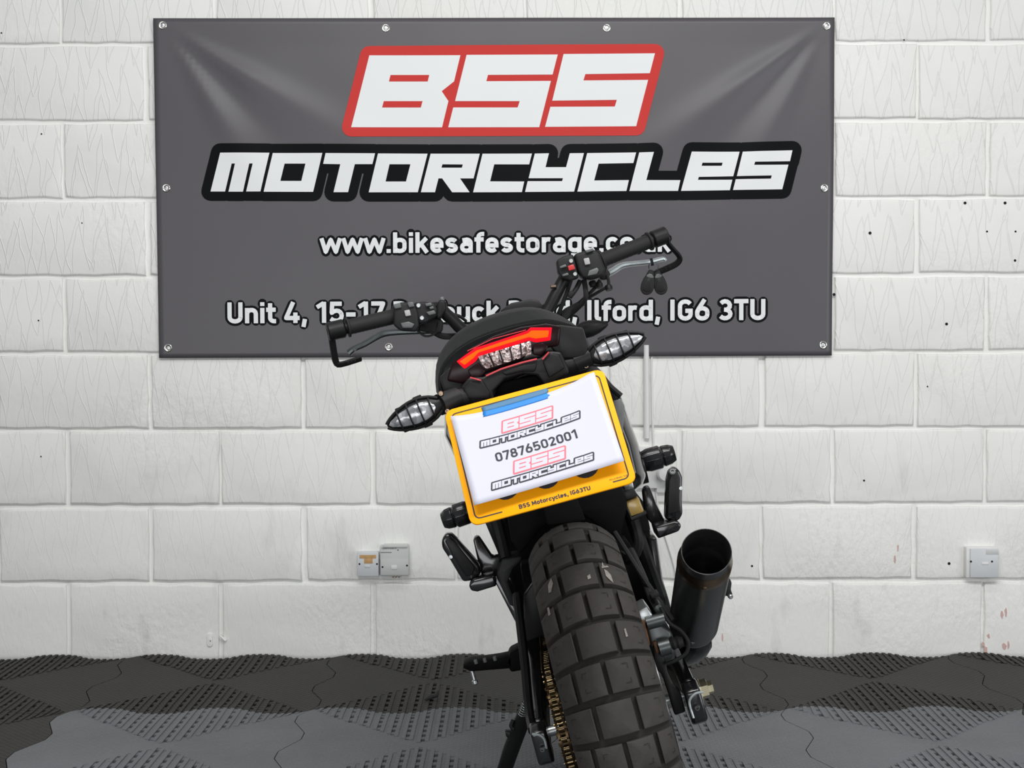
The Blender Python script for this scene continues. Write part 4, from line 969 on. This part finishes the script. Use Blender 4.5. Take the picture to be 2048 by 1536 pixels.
lg2 = MB().tube([P(1331, 480, 1.085), P(1344, 496, 1.095), P(1358, 512, 1.105), P(1358, 522, 1.11), P(1345, 532, 1.12), P(1312, 546, 1.14)], .0078, 8, flat=.6, sub=3).build('lever_guard', M['cover'], hb)
for f in (.1, .45, .8): bolt(P(1343 - 26 * f, 532 + 11 * f, 1.105), (0, -1, 0), .0028, .003, 'dark', lg2, 'guard_hole')
lv = MB().tube([P(866, 662, .96), P(800, 664, .965), P(770, 667, .965), P(752, 675, .96), P(728, 689, .955), P(708, 698, .95), P(698, 706, .95)], [.0085, .0095, .0105, .0095, .009, .0085, .0095], 10, flat=.85, sub=3).build('clutch_lever', M['lever_dark'], hb)
lv2 = MB().tube([P(1208, 551, 1.10), P(1226, 542, 1.105), P(1242, 532, 1.11), P(1262, 528, 1.115), P(1300, 524, 1.12), P(1325, 518, 1.13), P(1332, 522, 1.13)], [.0095, .0105, .010, .0085, .0082, .0082, .005], 10, flat=.8, sub=3).build('brake_lever', M['lever'], hb, label='bare silver brake lever')
MB().tube([P(708, 697, .948), P(712, 701, .948)], .0076, 10).build('lever_band', M['switch'], lv)
# left switch pod
sl = slab('switch_housing', [(786, 612), (800, 604), (828, 605), (836, 624), (838, 652), (832, 664), (800, 662), (786, 650)], .88, .95, M['plastic'], hb, .006, 3)
slab('switch_housing', [(828, 605), (846, 603), (868, 606), (874, 618), (872, 634), (852, 646), (838, 648), (832, 625)], .885, .945, M['plastic'], hb, .005, 3)
for q, mm in (([(786, 609), (800, 605), (803, 615), (790, 618)], 'switch'), ([(814, 605), (826, 604), (829, 613), (818, 615)], 'switch'), ([(808, 621), (819, 619), (822, 631), (811, 633)], 'switch_white'), ([(801, 646), (817, 643), (829, 648), (824, 656), (805, 656)], 'switch'), ([(850, 607), (862, 605), (864, 611), (852, 613)], 'switch'), ([(852, 624), (868, 620), (872, 627), (858, 631)], 'switch'), ([(858, 614), (866, 612), (868, 617), (860, 619)], 'switch')):
    slab('switch_button', q, .874, .89, M[mm], sl, .0018)
for c in ((837, 611), (844, 636)): bolt(P(*c, .884), (0, -1, 0), .0055, .004, 'silver', sl)
slab('mirror_clamp', [(872, 612), (876, 602), (884, 598), (892, 604), (892, 620), (884, 634), (876, 640), (870, 630)], .90, .95, M['cover'], hb, .005, 3)
bolt(P(884, 599, .91), (0, 0, 1), .006, .006, 'switch', hb)
MB().tube([P(838, 655, .93), P(860, 660, .94), P(885, 672, .96), P(915, 672, .98)], .0075, 8, sub=4).build('clutch_cable', M['rubber'], hb)
MB().tube([P(834, 660, .92), P(850, 672, .92), P(868, 668, .93), P(876, 650, .93), P(870, 636, .94)], .0028, 6, sub=5).build('switch_wire', M['rubber'], hb)
MB().tube([P(900, 628, .96), P(918, 632, .97), P(932, 642, .99)], .004, 6, sub=4).build('switch_wire', M['rubber'], hb)
slab('cable_bundle', [(838, 640), (872, 634), (886, 642), (884, 664), (866, 668), (846, 660)], .93, .97, M['rubber'], hb, .006)
# right switch pod
sr = slab('switch_housing', [(1113, 520), (1128, 512), (1146, 508), (1152, 528), (1158, 556), (1140, 562), (1124, 558), (1116, 545)], .99, 1.05, M['plastic'], hb, .005, 3)
slab('switch_housing', [(1148, 508), (1168, 502), (1188, 498), (1200, 506), (1212, 540), (1206, 552), (1184, 560), (1164, 556), (1156, 540)], .985, 1.06, M['plastic'], hb, .007, 3)
for q, mm in (([(1119, 533), (1131, 528), (1134, 533), (1121, 537)], 'switch'), ([(1124, 549), (1136, 545), (1138, 550), (1126, 553)], 'switch'), ([(1135, 532), (1147, 528), (1151, 538), (1138, 542)], 'switch_red'), ([(1167, 517), (1178, 515), (1181, 528), (1170, 530)], 'switch_white'), ([(1178, 541), (1194, 535), (1198, 539), (1194, 548), (1175, 552)], 'switch'), ([(1170, 501), (1186, 496), (1188, 501), (1173, 506)], 'switch')):
    slab('switch_button', q, .976, .99, M[mm], sr, .0018)
for c in ((1142, 522), (1150, 548)): bolt(P(*c, .988), (0, -1, 0), .0055, .004, 'silver', sr)
for pts, r in (([(1142, 560, 1.03), (1132, 590, 1.03), (1118, 625, 1.04), (1108, 645, 1.06)], .005), ([(1160, 562, 1.03), (1152, 578, 1.02), (1140, 594, 1.01)], .006), ([(1168, 560, 1.03), (1172, 590, 1.02), (1166, 605, 1.03), (1140, 630, 1.06), (1118, 645, 1.08)], .006), ([(1200, 560, 1.04), (1190, 575, 1.04), (1176, 590, 1.04), (1152, 612, 1.06), (1128, 642, 1.08)], .0042), ([(1214, 550, 1.05), (1217, 570, 1.05), (1200, 582, 1.05), (1176, 596, 1.05), (1146, 612, 1.06), (1128, 622, 1.08), (1118, 640, 1.1)], .0038)):
    MB().tube([P(*p) for p in pts], r, 8, sub=4).build('control_cable', M['rubber'], hb)
slab('cable_boot', [(1136, 585), (1144, 580), (1150, 585), (1142, 596), (1136, 594)], 1.0, 1.02, M['rubber'], hb, .003)
slab('cable_boot', [(1124, 622), (1150, 606), (1166, 604), (1172, 610), (1150, 620), (1136, 636), (1126, 640)], 1.05, 1.08, M['rubber'], hb, .004)
for c in ((1197, 566), (1184, 563), (1216, 571)):
    MB().lathe([(.008, 0), (.0095, .005), (.008, .012)], P(*c, 1.03), (0, -.3, -1), 12).build('hose_fitting', M['cover'], hb)
slab('brake_master', [(1196, 540), (1214, 536), (1222, 548), (1214, 560), (1200, 560)], 1.05, 1.09, M['cover'], hb, .005)
MB().lathe([(.004, 0), (.004, .012), (.005, .013)], P(1112, 573, 1.005), (-1, 0, .2), 10).build('bar_screw', M['heat'], hb)
# ------------------------------------------------------------------ key fobs on the brake lever
def fob(pc, tilt, Y, label):
    root = empty('key_fob', BIKE @ Matrix.Translation(P(*pc, Y)) @ Matrix.Rotation(-LEAN, 4, 'Y') @ Matrix.Rotation(R_(tilt), 4, 'Y'))
    tag(root, label, 'key fob', 'key fobs on the brake lever')
    o = []
    prof = [(.0, .005), (-.005, .007), (-.014, .009), (-.023, .0125), (-.036, .0145), (-.047, .0135), (-.054, .009), (-.057, .003)]
    prof = [(z * 1.08, r * 1.12) for z, r in prof]
    L = [Vector((r, 0, z)) for z, r in prof] + [Vector((-r, 0, z)) for z, r in reversed(prof)]
    b = MB().prism([p + Vector((0, -.006, 0)) for p in L], (0, .012, 0)).build('shell', M['rubber'], root, bevel=.003, bseg=3)
    MB().prism([Vector((p.x * .72, -.0072, p.z * .55 - .021)) for p in L], (0, .003, 0)).build('button_pad', M['cover'], root, bevel=.001)
    MB().prism([Vector((p.x * .55, -.0068, p.z * .16 - .010)) for p in L], (0, .002, 0)).build('cap_band', M['switch'], root, bevel=.0005)
    return root
fob((1303, 540), 14, 1.115, 'left one of two black key fobs hanging from the brake lever')
fob((1313, 540), -14, 1.125, 'right one of two black key fobs hanging from the brake lever')
rc = BIKE @ P(1307, 533, 1.118)
pts = [rc + Vector((.0115 * math.cos(2 * math.pi * k / 24), .003 * math.sin(2 * math.pi * k / 12), .0115 * math.sin(2 * math.pi * k / 24))) for k in range(25)]
kr = MB().tube(pts, .0010, 6).build('key_ring', M['steel']); tag(kr, 'thin wire ring joining two key fobs to the brake lever', 'key ring')
a, b = BIKE @ P(1303, 519, 1.12), BIKE @ P(1305, 530, 1.12)
kt = MB().lathe([(.0092, -.003), (.0092, .003), (.0082, .003), (.0082, -.003)], BIKE @ P(1303.5, 524, 1.12), (BIKE.to_3x3() @ (P(1325, 518, 1.12) - P(1300, 524, 1.12))), 18, False).build('cable_tie', M['rubber'])
tag(kt, 'black band strapped round the silver brake lever tip', 'strap')
# ------------------------------------------------------------------ paper and tape on the number plate
PWM = BIKE @ PM
PAR = Matrix.Translation((-.001, .0085, 0)) @ Matrix.Rotation(R_(1.6), 4, 'Z')
def papersurf(u, v, k=0.0):
    t = max(0, min(1, (.074 - v) / .148)); s = u / .105
    o = .0030 + .011 * t ** 1.4 + .0035 * abs(s) ** 3 * (1 - t * .5)
    vv = v - .0095 * (1 - min(1, abs(s + .08)) ** 3) * (1 - t) ** 1.5
    return PWM @ PAR @ Vector((u, vv, o + k))
NU, NV = 24, 16
pv = [papersurf(-.105 + .21 * i / NU, -.074 + .148 * j / NV) for j in range(NV + 1) for i in range(NU + 1)]
pf = [(j * (NU + 1) + i, j * (NU + 1) + i + 1, (j + 1) * (NU + 1) + i + 1, (j + 1) * (NU + 1) + i) for j in range(NV) for i in range(NU)]
me = bpy.data.meshes.new('paper_sheet'); me.from_pydata(pv, [], pf); me.shade_smooth()
paper = link('paper_sheet', me, M['paper'])
tag(paper, 'white paper card with logos and phone number taped over the number plate', 'paper')
so = paper.modifiers.new('thickness', 'SOLIDIFY'); so.thickness = .0002; so.offset = -1
def logo(cu, cv, wid):
    sc = wid / 1180.0
    f = lambda pg: [(cu + (a - 1002) * sc, cv - (b - 345) * sc) for a, b in pg]
    dl = lambda polys, r: [f(p) for p in dilate(polys, r)]
    decal('logo_red_outline', dl([BSS_CORE], 19), papersurf, M['ink_pink'], paper, .02, .0003)
    decal('logo_black_outline', dl(MOT, 18), papersurf, M['ink_dark'], paper, .02, .0003)
    decal('logo_white_letters', [f(p) for p in BSS + MOT], papersurf, M['paper'], paper, .02, .0005)
    decal('logo_red_counters', [f(p) for p in BSS_HOLES], papersurf, M['ink_pink'], paper, .02, .0007)
    decal('logo_black_counters', [f(p) for p in MOT_HOLES], papersurf, M['ink_dark'], paper, .02, .0007)
logo(-.004, .019, .146); logo(-.004, -.053, .146)
fl, _ = text_polys('07876502001', .118, .0155, .178)
decal('phone_number', [[(p[0] - .061, p[1] - .0165) for p in pg] for pg in fl], papersurf, M['ink_dark'], paper, .02, .0003)
tp = empty('masking_tape', PWM); tag(tp, 'torn strip of blue masking tape along the top of the paper', 'tape')
rt = random.Random(3)
def tape_strip(name, u0, u1, v0, v1, fn, m):
    n = 16; vs = []; k = 0.00035
    le = [rt.uniform(-.0025, .0015) for _ in range(5)]; re = [rt.uniform(-.0015, .0035) for _ in range(5)]
    for j in range(5):
        for i in range(n + 1):
            a, b = u0 + le[j], u1 + re[j]
            vs.append(tp.matrix_world.inverted() @ fn(a + (b - a) * i / n, v0 + (v1 - v0) * j / 4, k))
    fs = [(j * (n + 1) + i, j * (n + 1) + i + 1, (j + 1) * (n + 1) + i + 1, (j + 1) * (n + 1) + i) for j in range(4) for i in range(n)]
    me = bpy.data.meshes.new(name); me.from_pydata(vs, [], fs); me.shade_smooth()
    o = link(name, me, m, tp); q = o.modifiers.new('thickness', 'SOLIDIFY'); q.thickness = .00025; q.offset = -1
bpy.context.view_layer.update()
tape_strip('strip_on_paper', -.060, .034, .0645, .0738, papersurf, M['tape'])
def over(u, v, k):
    f = (v - .0738) / .0095; top = papersurf(u, .0738, k); bot = PWM @ PAR @ Vector((u, .0735, .0019 + k))
    return top * (1 - f) + bot * f
tape_strip('strip_on_plate', -.060, .034, .0738, .0833, over, M['tape2'])
# ------------------------------------------------------------------ scrap on the floor
def ground(px, py):
    d = ray(px, py); t = -CAMH / d.z; return Vector((d.x * t, d.y * t, 0))
g0 = ground(866, 1401)
mb = MB().tube([g0 + Vector((-.02, -.01, .004)), g0 + Vector((-.005, .0, .010)), g0 + Vector((.008, .006, .012)), g0 + Vector((.012, .02, .020))], [.003, .009, .008, .002], 8, flat=.6, sub=3)
tag(mb.build('rubber_scrap', M['rubber']), 'small black curled rubber scrap lying on the floor mat left of the wheel', 'scrap')
bpy.context.view_layer.update()
